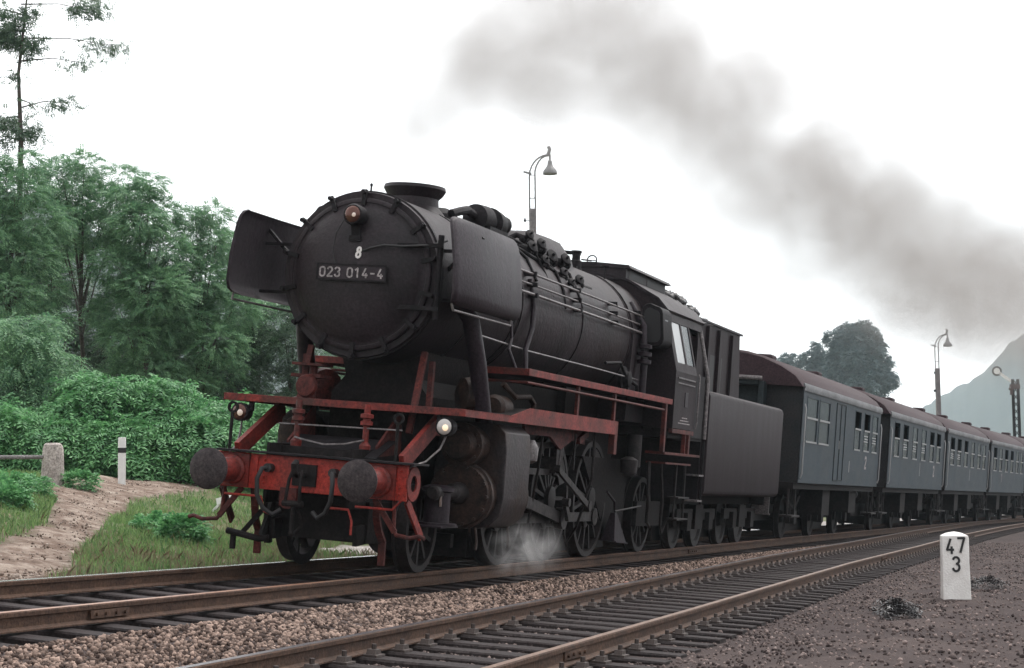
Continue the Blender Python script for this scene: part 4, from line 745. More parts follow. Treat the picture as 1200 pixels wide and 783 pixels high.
# ------------------------------------------------------------------ tender
def tender():
    T = thing('locomotive_tender', 'dusty black coal tender coupled between the locomotive and the first coach', 'tender', (0, 0, 0), (CANT, 0, 0))
    def rr(w, z0, z1, r=.10): return [(w, z0+r), (w, z1-r), (w-r*.3, z1-r*.3), (w-r, z1), (-w+r, z1), (-w+r*.3, z1-r*.3), (-w, z1-r), (-w, z0+r), (-w+r*.3, z0+r*.3), (-w+r, z0), (w-r, z0), (w-r*.3, z0+r*.3)]
    MB().prism(rr(1.5, .98, 2.80), -13.50, -20.30, 'x').build('water_tank', 'tank', T, bevel=.02)
    MB().bx(-13.485, -13.42, -1.4, 1.4, .9, 2.9).build('tender_front', 'black', T)
    mb = MB()
    for sg in (1, -1): mb.prism([(-13.9, 2.80), (-13.95, 4.02), (-17.35, 4.06), (-17.65, 2.80)], sg*1.08, sg*1.11, 'y')
    mb.bx(-17.5, -17.46, -1.08, 1.08, 2.8, 4.05); mb.bx(-14.0, -13.96, -1.08, 1.08, 2.8, 3.7); bk = mb.build('coal_bunker', 'tank', T, bevel=.004)
    for sg in (1, -1):
        for x in (-14.6, -15.5, -16.6): MB().bx(x-.09, x+.09, min(sg*1.11, sg*1.17), max(sg*1.11, sg*1.17), 2.80, 3.98).build('bunker_rib', 'tank', bk)
        for x0, x1 in ((-15.9, -15.7), (-15.3, -14.9)): MB().bx(x0, x1, min(sg*1.11, sg*1.118), max(sg*1.11, sg*1.118), 2.85, 3.5).build('bunker_shade_panel', 'ink', bk)  # flat black plates: recess shade put into colour, nothing is cut in
        mb = MB(); mb.bx(-17.5, -13.95, min(sg*1.09, sg*1.14), max(sg*1.09, sg*1.14), 4.04, 4.075); mb.build('bunker_rim', 'plate', bk)
    # coal: a heap with lumps
    mb = MB(); n = 26; secs = []
    for i in range(n):
        x = -14.05-3.2*i/(n-1); hgt = np.interp(i, [0, 3, 8, 14, 20, 25], [4.35, 4.60, 4.58, 4.42, 4.22, 4.0]); row = []
        for j in range(15):
            y = -1.05+2.1*j/14; row.append((x, y, 3.75+(hgt-3.75)*max(0, 1-(y/1.15)**2)+.07*mnoise.noise(Vector((x*5, y*5, 1)))))
        secs.append(row)
    mb.loft(secs, close=False); cl = mb.build('coal_heap', 'coal', T, smooth=False)
    V = []; Fc = []
    for k in range(420):
        x = random.uniform(-17.2, -14.05); y = random.uniform(-1.0, 1.0); i = (-14.05-x)/3.2*(n-1); hgt = np.interp(i, [0, 3, 8, 14, 20, 25], [4.35, 4.60, 4.58, 4.42, 4.22, 4.0]); z = 3.75+(hgt-3.75)*max(0, 1-(y/1.15)**2)
        p = ICO*RNG.uniform(.7, 1.2, (12, 1))*random.uniform(.05, .13)*np.array([1, .8, .7]); V.append(p+np.array([x, y, z+.02])); Fc.append(ICF+12*k)
    npmesh('coal_lumps', np.concatenate(V), np.concatenate(Fc), 'coal', cl)['kind'] = 'stuff'
    # deck things, underframe, bogies
    mb = MB(); mb.bx(-19.9, -18.2, -.5, .5, 2.80, 2.98); mb.cyl((-19.0, 0, 2.98), (-19.0, 0, 3.06), .3, 18); mb.build('water_filler', 'black', T)
    mb = MB(); mb.bx(-20.6, -13.6, -.9, .9, .80, .98); mb.bx(-20.45, -20.38, -1.2, 1.2, .80, 1.15); mb.build('underframe', 'dark', T)
    for sg in (1, -1):
        for zz in (1.33, .9): MB().bx(-13.40, -13.05, min(sg*1.25, sg*1.5), max(sg*1.25, sg*1.5), zz-.015, zz+.015).build('step', 'pipe', T)
        MB().tube([(-13.35, sg*1.48, .85), (-13.35, sg*1.48, 1.9)], .018).build('hand_rail', 'black', T)
        mb = MB(); mb.bx(-20.62, -20.5, sg*1.1-.2, sg*1.1+.2, .60, .63); mb.bx(-20.58, -20.54, sg*1.1-.18, sg*1.1+.18, .62, .98); mb.build('rear_step', 'pipe', T)
        mb = MB(); mb.lathe((-20.42, sg*.875, 1.05), (-1, 0, 0), [(0, .13), (.3, .12), (.32, .08), (.52, .08), (.54, .22), (.58, .22), (.60, .1)], 20); mb.build('buffer', 'black', T)
    MB().cyl((-20.45, 0, 1.0), (-21.0, 0, 1.0), .05, 10).build('coupling', 'dark', T)
    mb = MB(); mb.bx(-20.2, -13.6, -.6, .6, .14, .5); mb.build('rigging_blocker', 'dark', T)  # solid block filling the gap, like the one under the engine
    for xc in (-15.2, -19.0):
        mb = MB()
        for sg in (1, -1):
            mb.bx(xc-1.5, xc+1.5, sg*.98-.03, sg*.98+.03, .52, .72); mb.bx(xc-.3, xc+.3, sg*1.0-.06, sg*1.0+.06, .36, .80)
            for dx in (-.85, .85): mb.bx(xc+dx-.15, xc+dx+.15, sg*1.02-.07, sg*1.02+.07, .35, .66)
        mb.bx(xc-.3, xc+.3, -.95, .95, .55, .80); bg = mb.build('bogie', 'dark', T)
        for dx in (-.85, .85):
            for sg in (1, -1):
                w = MB(); w.lathe((xc+dx, sg*.68, .5), (0, sg, 0), [(0, .1), (0, .525), (.03, .52), (.03, .495), (.135, .49), (.135, .41), (.09, .38), (.07, .15), (.14, .12), (.14, .0001)], 36); w.build('wheel', 'wheel', bg)
            MB().cyl((xc+dx, -.7, .5), (xc+dx, .7, .5), .07, 10).build('axle', 'dark', bg)
    return T
tender()

# ------------------------------------------------------------------ coaches
def wall(mb, x0, x1, z0, z1, y, holes, th=.04):
    """side wall with real openings; holes (xa, xb, za, zb), x growing"""
    xs = sorted({x0, x1, *[h[0] for h in holes], *[h[1] for h in holes]}); zs = sorted({z0, z1, *[h[2] for h in holes], *[h[3] for h in holes]}); sg = 1 if y > 0 else -1
    for a, b in zip(xs[:-1], xs[1:]):
        for c, d in zip(zs[:-1], zs[1:]):
            mx, mz = (a+b)/2, (c+d)/2
            if any(h[0] < mx < h[1] and h[2] < mz < h[3] for h in holes): continue
            mb.add([(a, y, c), (b, y, c), (b, y, d), (a, y, d)], [(0, 1, 2, 3)]); mb.add([(a, y-th*sg, c), (b, y-th*sg, c), (b, y-th*sg, d), (a, y-th*sg, d)], [(3, 2, 1, 0)])
    for h in holes:
        a, b, c, d = h; y2 = y-th*sg
        mb.add([(a, y, c), (b, y, c), (b, y2, c), (a, y2, c)], [(0, 1, 2, 3)]); mb.add([(a, y, d), (b, y, d), (b, y2, d), (a, y2, d)], [(0, 1, 2, 3)])
        mb.add([(a, y, c), (a, y, d), (a, y2, d), (a, y2, c)], [(0, 1, 2, 3)]); mb.add([(b, y, c), (b, y, d), (b, y2, d), (b, y2, c)], [(0, 1, 2, 3)])
ZB, ZT = 1.30, 3.36
def coach(s_front, windows, label, door=None, marks=(), opened=(), etched=(), barless=(), L=12.4):
    """windows: list of x centres from the front end; the coach frame runs 0 (front) to -12.4"""
    x, y, d = trk(s_front+6.2); xf_, yf_, _d = trk(s_front)
    T = thing('passenger_coach', label, 'coach', (float(xf_), float(yf_), 0), (CANT, 0, float(d)), 'coaches of the train')
    Wd = 1.52; holes = []
    zl, zm, zh = 2.22, 2.72, 3.16
    for xc, w in windows: holes += [(xc-w/2, xc+w/2, zl, zm-.015), (xc-w/2, xc+w/2, zm+.015, zh)]
    for sg in (1, -1):
        mb = MB(); wall(mb, -L, 0, ZB, ZT, sg*Wd, holes); mb.build('body_side', 'coach', T, smooth=False)
    roofp = [(1.54, 3.36), (1.5, 3.42), (1.36, 3.60), (1.04, 3.80), (.6, 3.98), (.25, 4.06), (0, 4.08)]
    rp_ = roofp+[(-a, c) for a, c in roofp[::-1][1:]]
    mb = MB(); secs = [[(xx, a*k, 3.36+(c-3.36)*k2) for a, c in rp_] for xx, k, k2 in ((.16, .985, .93), (.10, 1, 1), (-L-.10, 1, 1), (-L-.16, .985, .93))]
    mb.loft(secs); rf = mb.build('roof', 'roof', T, angle=50)
    for xx in (-3.1, -9.2): MB().bx(xx-.28, xx+.28, -.2, .2, 4.05, 4.20).build('roof_vent', 'roof', rf, bevel=.05)
    mb = MB()
    for sg in (1, -1): mb.prism([(sg*1.545, 3.28), (sg*1.56, 3.36), (sg*1.53, 3.445), (sg*1.50, 3.42), (sg*1.525, 3.28)], .04, -L-.04, 'x')
    mb.build('cantrail', 'gutter', T)
    for xx in (-.03, -L-.0): MB().prism([(-1.5, ZB), (1.5, ZB), (1.5, 3.36)]+[(a*.98, c-.01) for a, c in roofp[2:]]+[(-a*.98, c-.01) for a, c in roofp[::-1][1:-2]]+[(-1.5, 3.36)], xx, xx+.03, 'x').build('end_wall', 'coachend', T)
    for xx, sgn in ((0.0, 1), (-L, -1)):
        mb = MB(); a, b2 = sorted((xx, xx+sgn*(.38 if L > 12 or sgn > 0 else .9))); mb.bx(a, b2, -.72, -.60, 1.4, 3.42); mb.bx(a, b2, .60, .72, 1.4, 3.42); mb.bx(a, b2, -.60, .60, 3.32, 3.44); mb.bx(a, b2, -.60, .60, 1.28, 1.4); g = mb.build('gangway', 'coachdark', T, bevel=.02)
        MB().tube([(xx+sgn*.42, -.68, 3.47), (xx+sgn*.42, .68, 3.47)], .05, 8).build('gangway_roll', 'pipe', g); MB().bx(min(xx, xx+sgn*.012), max(xx, xx+sgn*.012), -.58, .58, 1.42, 3.3).build('gangway_door', 'coachdark', g)
    # interior floor and partition so the openings look into a dark compartment
    MB().bx(-L+.1, -.1, -1.45, 1.45, ZB+.02, ZB+.10).build('floor', 'dark', T); MB().bx(-L+.1, -.1, -.03, .03, ZB+.1, 3.3).build('partition', 'redold', T)
    for i, (xc, w) in enumerate(windows):
        for sg in (1, -1):
            yy = sg*(Wd-.012); mb = MB(); a, b2 = xc-w/2, xc+w/2; t = .028
            f0, f1 = sorted((sg*(Wd+.001), sg*(Wd+.010)))
            mb.bx(a-t, a, f0, f1, zl-t, zh+t); mb.bx(b2, b2+t, f0, f1, zl-t, zh+t); mb.bx(a, b2, f0, f1, zh, zh+t); mb.bx(a, b2, f0, f1, zl-t, zl); mb.bx(a, b2, f0, f1, zm-.014, zm+.014)
            wf = mb.build('window', 'coach', T, smooth=False)
            p0, p1 = sorted((yy-.003*sg, yy+.003*sg)); MB().bx(a, b2, p0, p1, zl, zm-.014).build('pane', 'glass', wf, smooth=False)
            if i not in opened: MB().bx(a, b2, p0, p1, zm+.014, zh).build('pane', 'glass', wf, smooth=False)
            q0, q1 = sorted((sg*(Wd+.011), sg*(Wd+.022)))
            MB().bx(a, b2, q0, q1, zm-.022, zm+.022).build('window_bar', 'bar', wf, smooth=False); MB().bx(a, b2, q0, q1, zl-.04, zl).build('window_bar', 'bar', wf, smooth=False)
            if i in etched:
                e0, e1 = sorted((yy+.003*sg, yy+.005*sg)); mb = MB()
                for k in range(3): mb.bx(a+.12, b2-.12-.1*(k % 2), e0, e1, 2.43+.07*k, 2.46+.07*k)
                mb.build('pane_lettering', 'bar', wf, smooth=False)
    if door:
        for sg in (1, -1):
            a, b2 = door; f0, f1 = sorted((sg*(Wd+.001), sg*(Wd+.016))); mb = MB(); t = .025
            mb.bx(a, a+t, f0, f1, 1.42, 3.2); mb.bx(b2-t, b2, f0, f1, 1.42, 3.2); mb.bx(a, b2, f0, f1, 3.2, 3.23); mb.bx(a, b2, f0, f1, 1.39, 1.42); mb.bx((a+b2)/2-.01, (a+b2)/2+.01, f0, f1, 1.42, 3.2); dd = mb.build('luggage_door', 'coachdark', T, smooth=False)
            MB().bx((a+b2)/2+.05, (a+b2)/2+.09, f0, f1, 2.15, 2.35).build('handle', 'bar', dd)
    for kind, xc, z, h in marks:
        if kind == 'bar':
            MB().bx(xc-.04, xc+.04, Wd+.001, Wd+.005, z, z+h).build('side_marking', 'bar', T, smooth=False)
        else:
            text_mb(kind, h, (xc+h*.5, Wd+.002, z), (-1, 0, 0), (0, 0, 1), 1.9, .22, .004).build('class_numeral', 'dimwhite', T, smooth=False)
    # handrails, underframe, running gear
    mb = MB()
    for xx in (-.10, -L+.10): mb.tube([(xx, Wd+.02, 1.4), (xx, Wd+.05, 1.5), (xx, Wd+.05, 2.9), (xx, Wd+.02, 3.0)], .018, 6)
    mb.build('hand_rail', 'bar', T)
    mb = MB(); mb.bx(-L, 0, -1.42, 1.42, 1.16, 1.297); mb.bx(-L+3, -3.2, -.7, .7, .62, 1.16); mb.bx(-5.4, -4.4, -1.3, -.75, .55, 1.15); mb.bx(-5.4, -4.4, .75, 1.3, .55, 1.15); mb.bx(-9.4, -8.3, .8, 1.3, .6, 1.15); mb.bx(-L+.4, -.4, -.5, .5, .40, .75); mb.bx(-L+2.9, -2.9, -.6, .6, .14, .42); mb.build('underframe', 'dark', T)  # lowest long boxes added to hide the bright ground behind the train
    for xx, sgn in ((0, 1), (-L, -1)):
        for sg in (1, -1):
            mb = MB(); mb.lathe((xx, sg*.875, 1.05), (sgn, 0, 0), [(0, .13), (.22, .12), (.24, .075), (.36, .075), (.38, .2), (.41, .22), (.43, .1)], 20); mb.build('buffer', 'dark', T)
            mb = MB(); mb.bx(xx-.45-.1*sgn, xx+.45-.1*sgn, min(sg*1.22, sg*1.5), max(sg*1.22, sg*1.5), .56, .60); mb.bx(xx-.4-.1*sgn, xx-.36-.1*sgn, sg*1.38-.02, sg*1.38+.02, .6, 1.16); mb.bx(xx+.36-.1*sgn, xx+.4-.1*sgn, sg*1.38-.02, sg*1.38+.02, .6, 1.16); mb.build('step', 'wheel', T)
        MB().cyl((xx, 0, 1.0), (xx+.42*sgn, 0, 1.0), .05, 8).build('coupling', 'dark', T)
    for xx in (-2.2, -L/2, -L+2.2):
        for sg in (1, -1):
            w_ = MB(); w_.lathe((xx, sg*.68, .5), (0, sg, 0), [(0, .1), (0, .525), (.03, .52), (.03, .495), (.135, .49), (.135, .41), (.09, .38), (.07, .15), (.14, .12), (.14, .0001)], 32); w2 = w_.build('wheel', 'dark', T)
            mb = MB(); mb.bx(xx-.14, xx+.14, sg*1.0-.1, sg*1.0+.1, .36, .68); mb.tube([(xx-.75, sg*1.0, .98), (xx-.3, sg*1.0, .76), (xx, sg*1.0, .72), (xx+.3, sg*1.0, .76), (xx+.75, sg*1.0, .98)], .045, 6); mb.bx(xx-.30, xx-.24, sg*1.0-.03, sg*1.0+.03, .4, 1.16); mb.bx(xx+.24, xx+.30, sg*1.0-.03, sg*1.0+.03, .4, 1.16); mb.build('axle_guard', 'dark', T)
        MB().cyl((xx, -.7, .5), (xx, .7, .5), .07, 10).build('axle', 'dark', T)
    return T
S0 = 22.15
g1 = [(-1.15, 1.3), (-2.72, 1.3), (-7.6, .9), (-9.1, .9), (-10.5, .9)]
coach(S0, g1, 'greenish grey luggage coach next to the tender, with a flush double door', (-5.6, -4.3), [('bar', -6.6, 1.62, .28), ('2', -9.2, 1.76, .30)], (2, 3), (3, 4), L=11.45)
gw = [(-1.4, 1.0), (-3.2, 1.0), (-5.2, 1.0), (-7.2, 1.0), (-9.2, 1.0), (-10.9, 1.0)]
coach(S0+13.3, gw, 'greenish grey coach second behind the tender, open sashes at both ends', None, [('bar', -6.6, 1.70, .42), ('2', -10.0, 1.74, .32)], (0, 1, 4, 5), (1, 2, 3))
coach(S0+26.6, gw, 'greenish grey coach third behind the tender, three open sashes', None, [('bar', -6.6, 1.70, .42)], (0, 1, 2), (0, 1))
coach(S0+39.9, gw, 'greenish grey coach fourth behind the tender, cut by the picture edge', None, [('1', -3.9, 1.76, .34)], (0, 2, 3), ())
coach(S0+53.2, gw, 'greenish grey coach fifth behind the tender, only a sliver at the picture edge', None, [], (0, 3), ())

# ------------------------------------------------------------------ small things along the line
def km_stone():
    x, y = at(1112, 24.9); z = float(gz(x, y))
    T = thing('kilometre_stone', 'whitewashed kilometre stone with black 47 over 3 standing in gravel', 'kilometre stone', (x, y, z-.02), (R(-.6), R(.8), 0))
    yaw = math.atan2(CAM.y-y, CAM.x-x)+R(6); T.rotation_euler = (0, R(1.0), yaw)
    hw, dp, h = .168, .15, .84; mb = MB()
    rg = random.Random(5); secs = []
    for zz, k in ((-.15, 1.06), (.0, 1.04), (.2, 1.02), (.5, 1.0), (.80, .99), (.835, .97)):
        secs.append([(a*dp*k+rg.uniform(-.004, .004), b*hw*k+rg.uniform(-.004, .004), zz) for a, b in ((-1, -1), (-.3, -1), (.3, -1), (1, -1), (1, -.4), (1, .4), (1, 1), (.3, 1), (-.3, 1), (-1, 1), (-1, .4), (-1, -.4))])
    secs.append([(a*dp*.55, b*hw*.55, .868) for a, b in ((-1, -1), (-.3, -1), (.3, -1), (1, -1), (1, -.4), (1, .4), (1, 1), (.3, 1), (-.3, 1), (-1, 1), (-1, .4), (-1, -.4))]); secs.append([(a*dp*.05, b*hw*.05, .885) for a, b in ((-1, -1), (-.3, -1), (.3, -1), (1, -1), (1, -.4), (1, .4), (1, 1), (.3, 1), (-.3, 1), (-1, 1), (-1, .4), (-1, -.4))])
    mb.loft(secs); st = mb.build('stone_body', 'tstone', T, bevel=.008)
    text_mb('4', .19, (dp*1.03+.0, -.118, .61), (0, 1, 0), (0, 0, 1), 1.0, .15, .004).build('numeral', 'ink', T)
    text_mb('7', .19, (dp*1.03+.0, .022, .625), (0, 1, 0), (0, 0, 1), 1.0, .15, .004).build('numeral', 'ink', T)
    text_mb('3', .19, (dp*1.03+.0, -.045, .385), (0, 1, 0), (0, 0, 1), 1.0, .15, .004).build('numeral', 'ink', T)
km_stone()
def posts():
    x, y = at(142, 37.8); z = float(gz(x, y)); T = thing('marker_post', 'slim white wooden post with a black band by the shrubs', 'marker post', (x, y, z))
    yaw = math.atan2(CAM.y-y, CAM.x-x); T.rotation_euler = (0, 0, yaw)
    MB().bx(-.05, .05, -.075, .075, -.1, .90).build('post', 'postwhite', T, bevel=.008); MB().bx(-.053, .053, -.078, .078, .60, .70).build('band', 'ink', T)
    x, y = at(61, 35.5); z = float(gz(x, y)); mb = MB(); rg = random.Random(3); secs = []
    for zz, k in ((-.1, 1.05), (.2, 1.03), (.5, 1.0), (.62, .97), (.70, .86), (.735, .60)): secs.append([(.17*k*math.cos(t)*1.05+rg.uniform(-.008, .008), .20*k*math.sin(t)+rg.uniform(-.008, .008), zz) for t in np.linspace(0, 2*math.pi, 13)[:-1]])
    mb.loft(secs); o = mb.build('stone_bollard', 'gstone'); o.location = (x, y, z); tag(o, 'squat weathered granite bollard holding the end of a pipe rail', 'bollard')
    x2, y2 = at(-60, 35.0); mb = MB(); mb.tube([(x, y, z+.48), (x2, y2, z+.46)], .04, 10); mb.build('pipe_rail', 'concrete'); tag(bpy.data.objects['pipe_rail'], 'grey iron pipe rail fixed to the granite bollard', 'rail barrier')
    o = o.copy(); C.objects.link(o); o.location = (x2, y2, z); tag(o, 'granite bollard at the hidden end of the pipe rail', 'bollard')
    x, y = at(264, 36.0); z = float(gz(x, y)); mb = MB(); mb.obox((x+.02, y+.1, z+.34), (x-.02, y-.16, z+.28), .16, .12); mb.obox((x, y-.12, z+.24), (x-.05, y-.38, z+.02), .05, .05); mb.build('white_board', 'postwhite'); tag(bpy.data.objects['white_board'], 'broken white painted board lying in dry grass behind the front buffer', 'board')
    x, y = at(730, 24.6); z = float(gz(x, y)); mb = MB(); mb.lathe((x, y, z-.05), (0, 0, 1), [(0, .055), (.16, .05), (.20, .045), (.225, .03), (.23, .0001)], 14); mb.build('track_peg', mat('pink_peg', (.48, .22, .16), .7, 0, (.36, .15, .11), 12)); tag(bpy.data.objects['track_peg'], 'small pinkish round-topped peg in the ballast between the tracks', 'peg')
posts()
def lamp(px, d, top_y, label, ins):
    x, y = at(px, d); z0 = float(gz(x, y)); zt = ztop(top_y, d)
    a = math.atan2(vy, vx); rx, ry = math.sin(a), -math.cos(a)                 # the arm reaches along the picture's width
    T = thing('lamp_post', label, 'lamp post', (x, y, z0), (0, 0, math.atan2(ry, rx)), 'lamp posts behind the train')
    H = zt-z0; hc = H-1.75
    MB().obox((0, 0, -.2), (0, 0, hc), .20, .20, (1, 0, 0)).build('concrete_mast', 'concrete', T, bevel=.02)
    mb = MB()
    for o in (0, .16):
        P = [(-.08+o, 0, hc-.3), (-.08+o, 0, hc+.9)]; cx, cz, r = .46, hc+.9, .54-o*.9
        P += [(.46-r*math.cos(R(t))+(0 if o == 0 else .0), 0, hc+.9+(.62-o*.15)*math.sin(R(t))) for t in (15, 30, 45, 60, 75, 90)]; mb.tube(P, .024, 8)
    for zz in (hc+.3, hc+.95): mb.tube([(-.08, 0, zz), (.08, 0, zz)], .014, 6)
    mb.obox((-.24, 0, hc+1.05), (-.02, 0, hc+.98), .05, .05); arm = mb.build('lamp_arm', 'lampmetal', T)
    mb = MB(); mb.tube([(.44, 0, H-.26), (.50, 0, H-.08), (.46, 0, H)], .05, 8); mb.build('arm_insulator', 'lampmetal', arm)
    mb = MB(); mb.cyl((.50, 0, H-.22), (.50, 0, H-.42), .03, 8); mb.lathe((.50, 0, H-.38), (0, 0, -1), [(0, .03), (.03, .06), (.14, .075), (.22, .12), (.30, .19), (.38, .205), (.40, .20), (.385, .18)], 24); mb.build('lamp_shade', 'lampmetal', T)
    if ins:
        for zz in (hc-.28, hc-.76):
            mb = MB(); mb.tube([(-.1, 0, zz-.05), (-.21, 0, zz-.05)], .008, 5); mb.lathe((-.215, 0, zz-.08), (0, 0, 1), [(0, .035), (.04, .04), (.06, .025), (.10, .02)], 10); mb.build('wire_insulator', 'ink', T)
    else:
        mb = MB(); mb.obox((-.16, 0, hc-.2), (-.05, 0, hc-.2), .08, .08); mb.obox((-.18, 0, hc-1.0), (-.05, 0, hc-1.0), .1, .1); mb.build('wire_insulator', 'ink', T)
lamp(626, 52, 168, 'tall concrete lamp post with bell shade rising behind the locomotive boiler', True)
lamp(1099, 86, 396, 'concrete lamp post with bell shade standing beyond the coaches below the hill', False)
def semaphore():
    d = 165; x, y = at(1190, d); z0 = float(gz(x, y)); a = math.atan2(vy, vx); zt = ztop(456, d); pz = ztop(461, d)-z0
    T = thing('semaphore_signal', 'dark semaphore signal post with white round-ended arm raised', 'railway signal', (x, y, z0), (0, 0, math.atan2(-math.cos(a), math.sin(a))))
    mb = MB(); Hh = zt-z0
    for sx in (-.22, .22): mb.obox((sx, 0, 0), (sx, 0, Hh), .16, .22, (1, 0, 0))
    n = 16
    for k in range(n): mb.obox((-.2, .05, Hh*k/n), (.2, .05, Hh*(k+1)/n), .05, .05, (0, 1, 0)); mb.obox((.2, -.05, Hh*k/n), (-.2, -.05, Hh*(k+1)/n), .05, .05, (0, 1, 0))
    mb.build('signal_mast', 'black', T)
    mb = MB(); dx, dz = -1.36, 1.0; mb.obox((0, .16, pz), (dx, .16, pz+dz), .04, .26, (0, 0, 1)); ar = mb.build('signal_arm', 'postwhite', T)
    MB().lathe((dx-.12, .14, pz+dz+.09), (0, 1, 0), [(0, .42), (.04, .42)], 28).build('arm_disc', 'ink', ar); MB().lathe((dx-.12, .135, pz+dz+.09), (0, 1, 0), [(0, .27), (.05, .27)], 28).build('disc_face', 'postwhite', ar); 
    mb = MB(); mb.bx(-.45, .35, -.2, .2, pz-.45, pz-.05); mb.lathe((-.35, -.3, pz-.4), (0, 1, 0), [(0, .16), (.6, .16)], 16); mb.bx(-.45, -.25, -.12, .12, pz-.95, pz-.45); mb.build('signal_lamp_box', 'sigred', T)
semaphore()

# ------------------------------------------------------------------ vegetation
def fronds(P, D, Ln, leaf, pairs, wid, droop, rng):
    """leaf sprays: P base points, D directions; each spray carries pairs of leaflets"""
    n = len(P); D = D/np.linalg.norm(D, axis=1, keepdims=True); up = np.array([0, 0, 1.0])
    s = np.cross(D, up); s /= (np.linalg.norm(s, axis=1, keepdims=True)+1e-6)
    tw = rng.uniform(-.7, .7, n)[:, None]; nn = np.cross(s, D); s = s*np.cos(tw)+nn*np.sin(tw)
    Vs = []
    for j in range(pairs):
        t = (j+.6)/pairs; c = P+D*(Ln*t)[:, None]; c = c-up*(droop*Ln*t*t)[:, None]
        ax = D-up*(2*droop*t); ax /= np.linalg.norm(ax, axis=1, keepdims=True); ll = leaf*(1-.35*abs(t-.45))
        for sg in (1, -1):
            e = s*sg+ax*.45+rng.normal(0, .18, (n, 3)); e /= np.linalg.norm(e, axis=1, keepdims=True); e = e-up*.25
            L_ = (ll*rng.uniform(.8, 1.2, n))[:, None] if np.ndim(ll) else ll
            Vs.append(np.stack([c, c+e*L_*.5+ax*(wid*L_), c+e*L_, c+e*L_*.5-ax*(wid*L_)], 1))
    V = np.stack(Vs, 1).reshape(-1, 3); F = np.arange(len(V)).reshape(-1, 4); return V, F
def crown_points(clumps, n, rng, shell=.55):
    vol = np.array([c[3]*c[4]*c[5] for c in clumps])**(2/3); k = rng.choice(len(clumps), n, p=vol/vol.sum()); cl = np.array(clumps)[k]
    u = rng.normal(size=(n, 3)); u /= np.linalg.norm(u, axis=1, keepdims=True); r = (shell+(1-shell)*rng.random(n))**.6
    r = r*(1+.22*np.sin(u[:, 0]*5+k)*np.cos(u[:, 2]*6+k*2)); return cl[:, :3]+u*cl[:, 3:6]*r[:, None], u
def tree(name, px, d, top, hw, bot, m, label, cat, seed, n=2200, leaf=.10, fl=.42, pairs=6, group=None, lean=0, flat=.62, trunk=True, wid=.26, ncl=None, gap=.5, tr=.09, rs=1.0, dr=.28):
    rng = np.random.default_rng(seed); x, y = at(px, d); z0 = float(gz(x, y)); H = ztop(top, d)-z0; W = hw/FPX*d; zb = max(ztop(bot, d)-z0, .1); T = thing(name, label, cat, (x, y, z0), (0, 0, 0), group)
    ncl = ncl or int(8+H*1.0); clumps = []
    for k in range(ncl):
        f = (k+.5)/ncl; zz = zb+(H-zb)*f; wz = W*(math.sin(math.pi*(.18+.74*f))**.7)
        a = k*2.399+seed; rad = wz*gap*rng.uniform(.55, 1.25); rr_ = (wz*rng.uniform(.34, .56)+.15)*rs
        clumps.append((rad*math.cos(a)+lean*f*H, rad*math.sin(a), min(zz, H-rr_*flat), rr_, rr_, rr_*flat))
    P, u = crown_points(clumps, n, rng); D = u+rng.normal(0, .5, (n, 3)); D[:, 2] = D[:, 2]*.5-.05
    ok = P[:, 2] > .02; P, D = P[ok], D[ok]
    V, F = fronds(P, D, fl*rng.uniform(.6, 1.25, len(P)), leaf, pairs, wid, dr, rng); npmesh('crown', V, F, m, T)
    if trunk:
        mb = MB(); tp = (lean*H*.75, 0, H*.80); mb.tube([(0, 0, -.2), (.06*rng.normal(), .06*rng.normal(), H*.25), (lean*H*.35+.1*rng.normal(), .1*rng.normal(), H*.5), tp], tr, 8, [tr*(1+.1*H/6), tr*.9, tr*.6, tr*.18])
        for c in clumps:
            b = Vector((lean*c[2]*.6, 0, max(c[2]*.62, .1))); e = Vector(c[:3]); mid = (b+e)/2+Vector((0, 0, .1*(e-b).length)); mb.tube([b, mid, e], .03, 5, [tr*.38, tr*.24, tr*.10])
        mb.build('trunk', 'bark', T)
    return T
# tall robinias behind the bank
G = 'trees behind the bank'
tree('robinia_tree', 8, 55, 182, 72, 430, 'leafB', 'dense feathery green tree at the picture edge below the thin tall one', 'tree', 1, 6500, .085, .34, 7, G)
tree('robinia_tree', 98, 58, 186, 62, 300, 'leafB', 'feathery tree with an open crown and bare leaning trunk above the white post', 'tree', 2, 3600, .085, .34, 7, G, lean=.05, gap=.75, ncl=11)
tree('robinia_tree', 165, 56, 205, 66, 470, 'leafB', 'broad feathery tree with yellowish lights, midway along the tree belt', 'tree', 3, 7500, .085, .34, 7, G)
tree('robinia_tree', 235, 57, 236, 60, 470, 'leafB', 'feathery tree beside the far smoke deflector with a twig reaching above it', 'tree', 4, 6000, .085, .34, 7, G)
tree('robinia_tree', 296, 60, 258, 52, 420, 'leafB', 'loose feathery tree partly hidden behind the far smoke deflector', 'tree', 5, 3400, .085, .34, 7, G)
tree('robinia_tree', 60, 62, 260, 60, 520, 'leafC', 'dark shaded tree behind the open-crowned one', 'tree', 6, 2600, .11, .42, 6, G)
tree('robinia_tree', 120, 61, 330, 70, 540, 'leafC', 'dark brownish bushy tree behind the white post', 'tree', 7, 3400, .10, .40, 6, G)
tree('robinia_tree', 200, 60, 345, 70, 540, 'leafC', 'dark brownish bushy tree under the yellowish one', 'tree', 8, 3400, .10, .40, 6, G)
tree('robinia_tree', 275, 59, 385, 55, 540, 'leafC', 'dark low tree just behind the front platform end', 'tree', 9, 3000, .085, .34, 6, G)
tree('robinia_tree', 340, 58, 352, 52, 545, 'leafC', 'dark small-leaved tree below the smokebox door', 'tree', 10, 3200, .085, .34, 6, G)
tree('robinia_tree', 400, 60, 395, 50, 545, 'leafB', 'green tree glimpsed through the gap under the smokebox', 'tree', 11, 2400, .085, .34, 6, G)
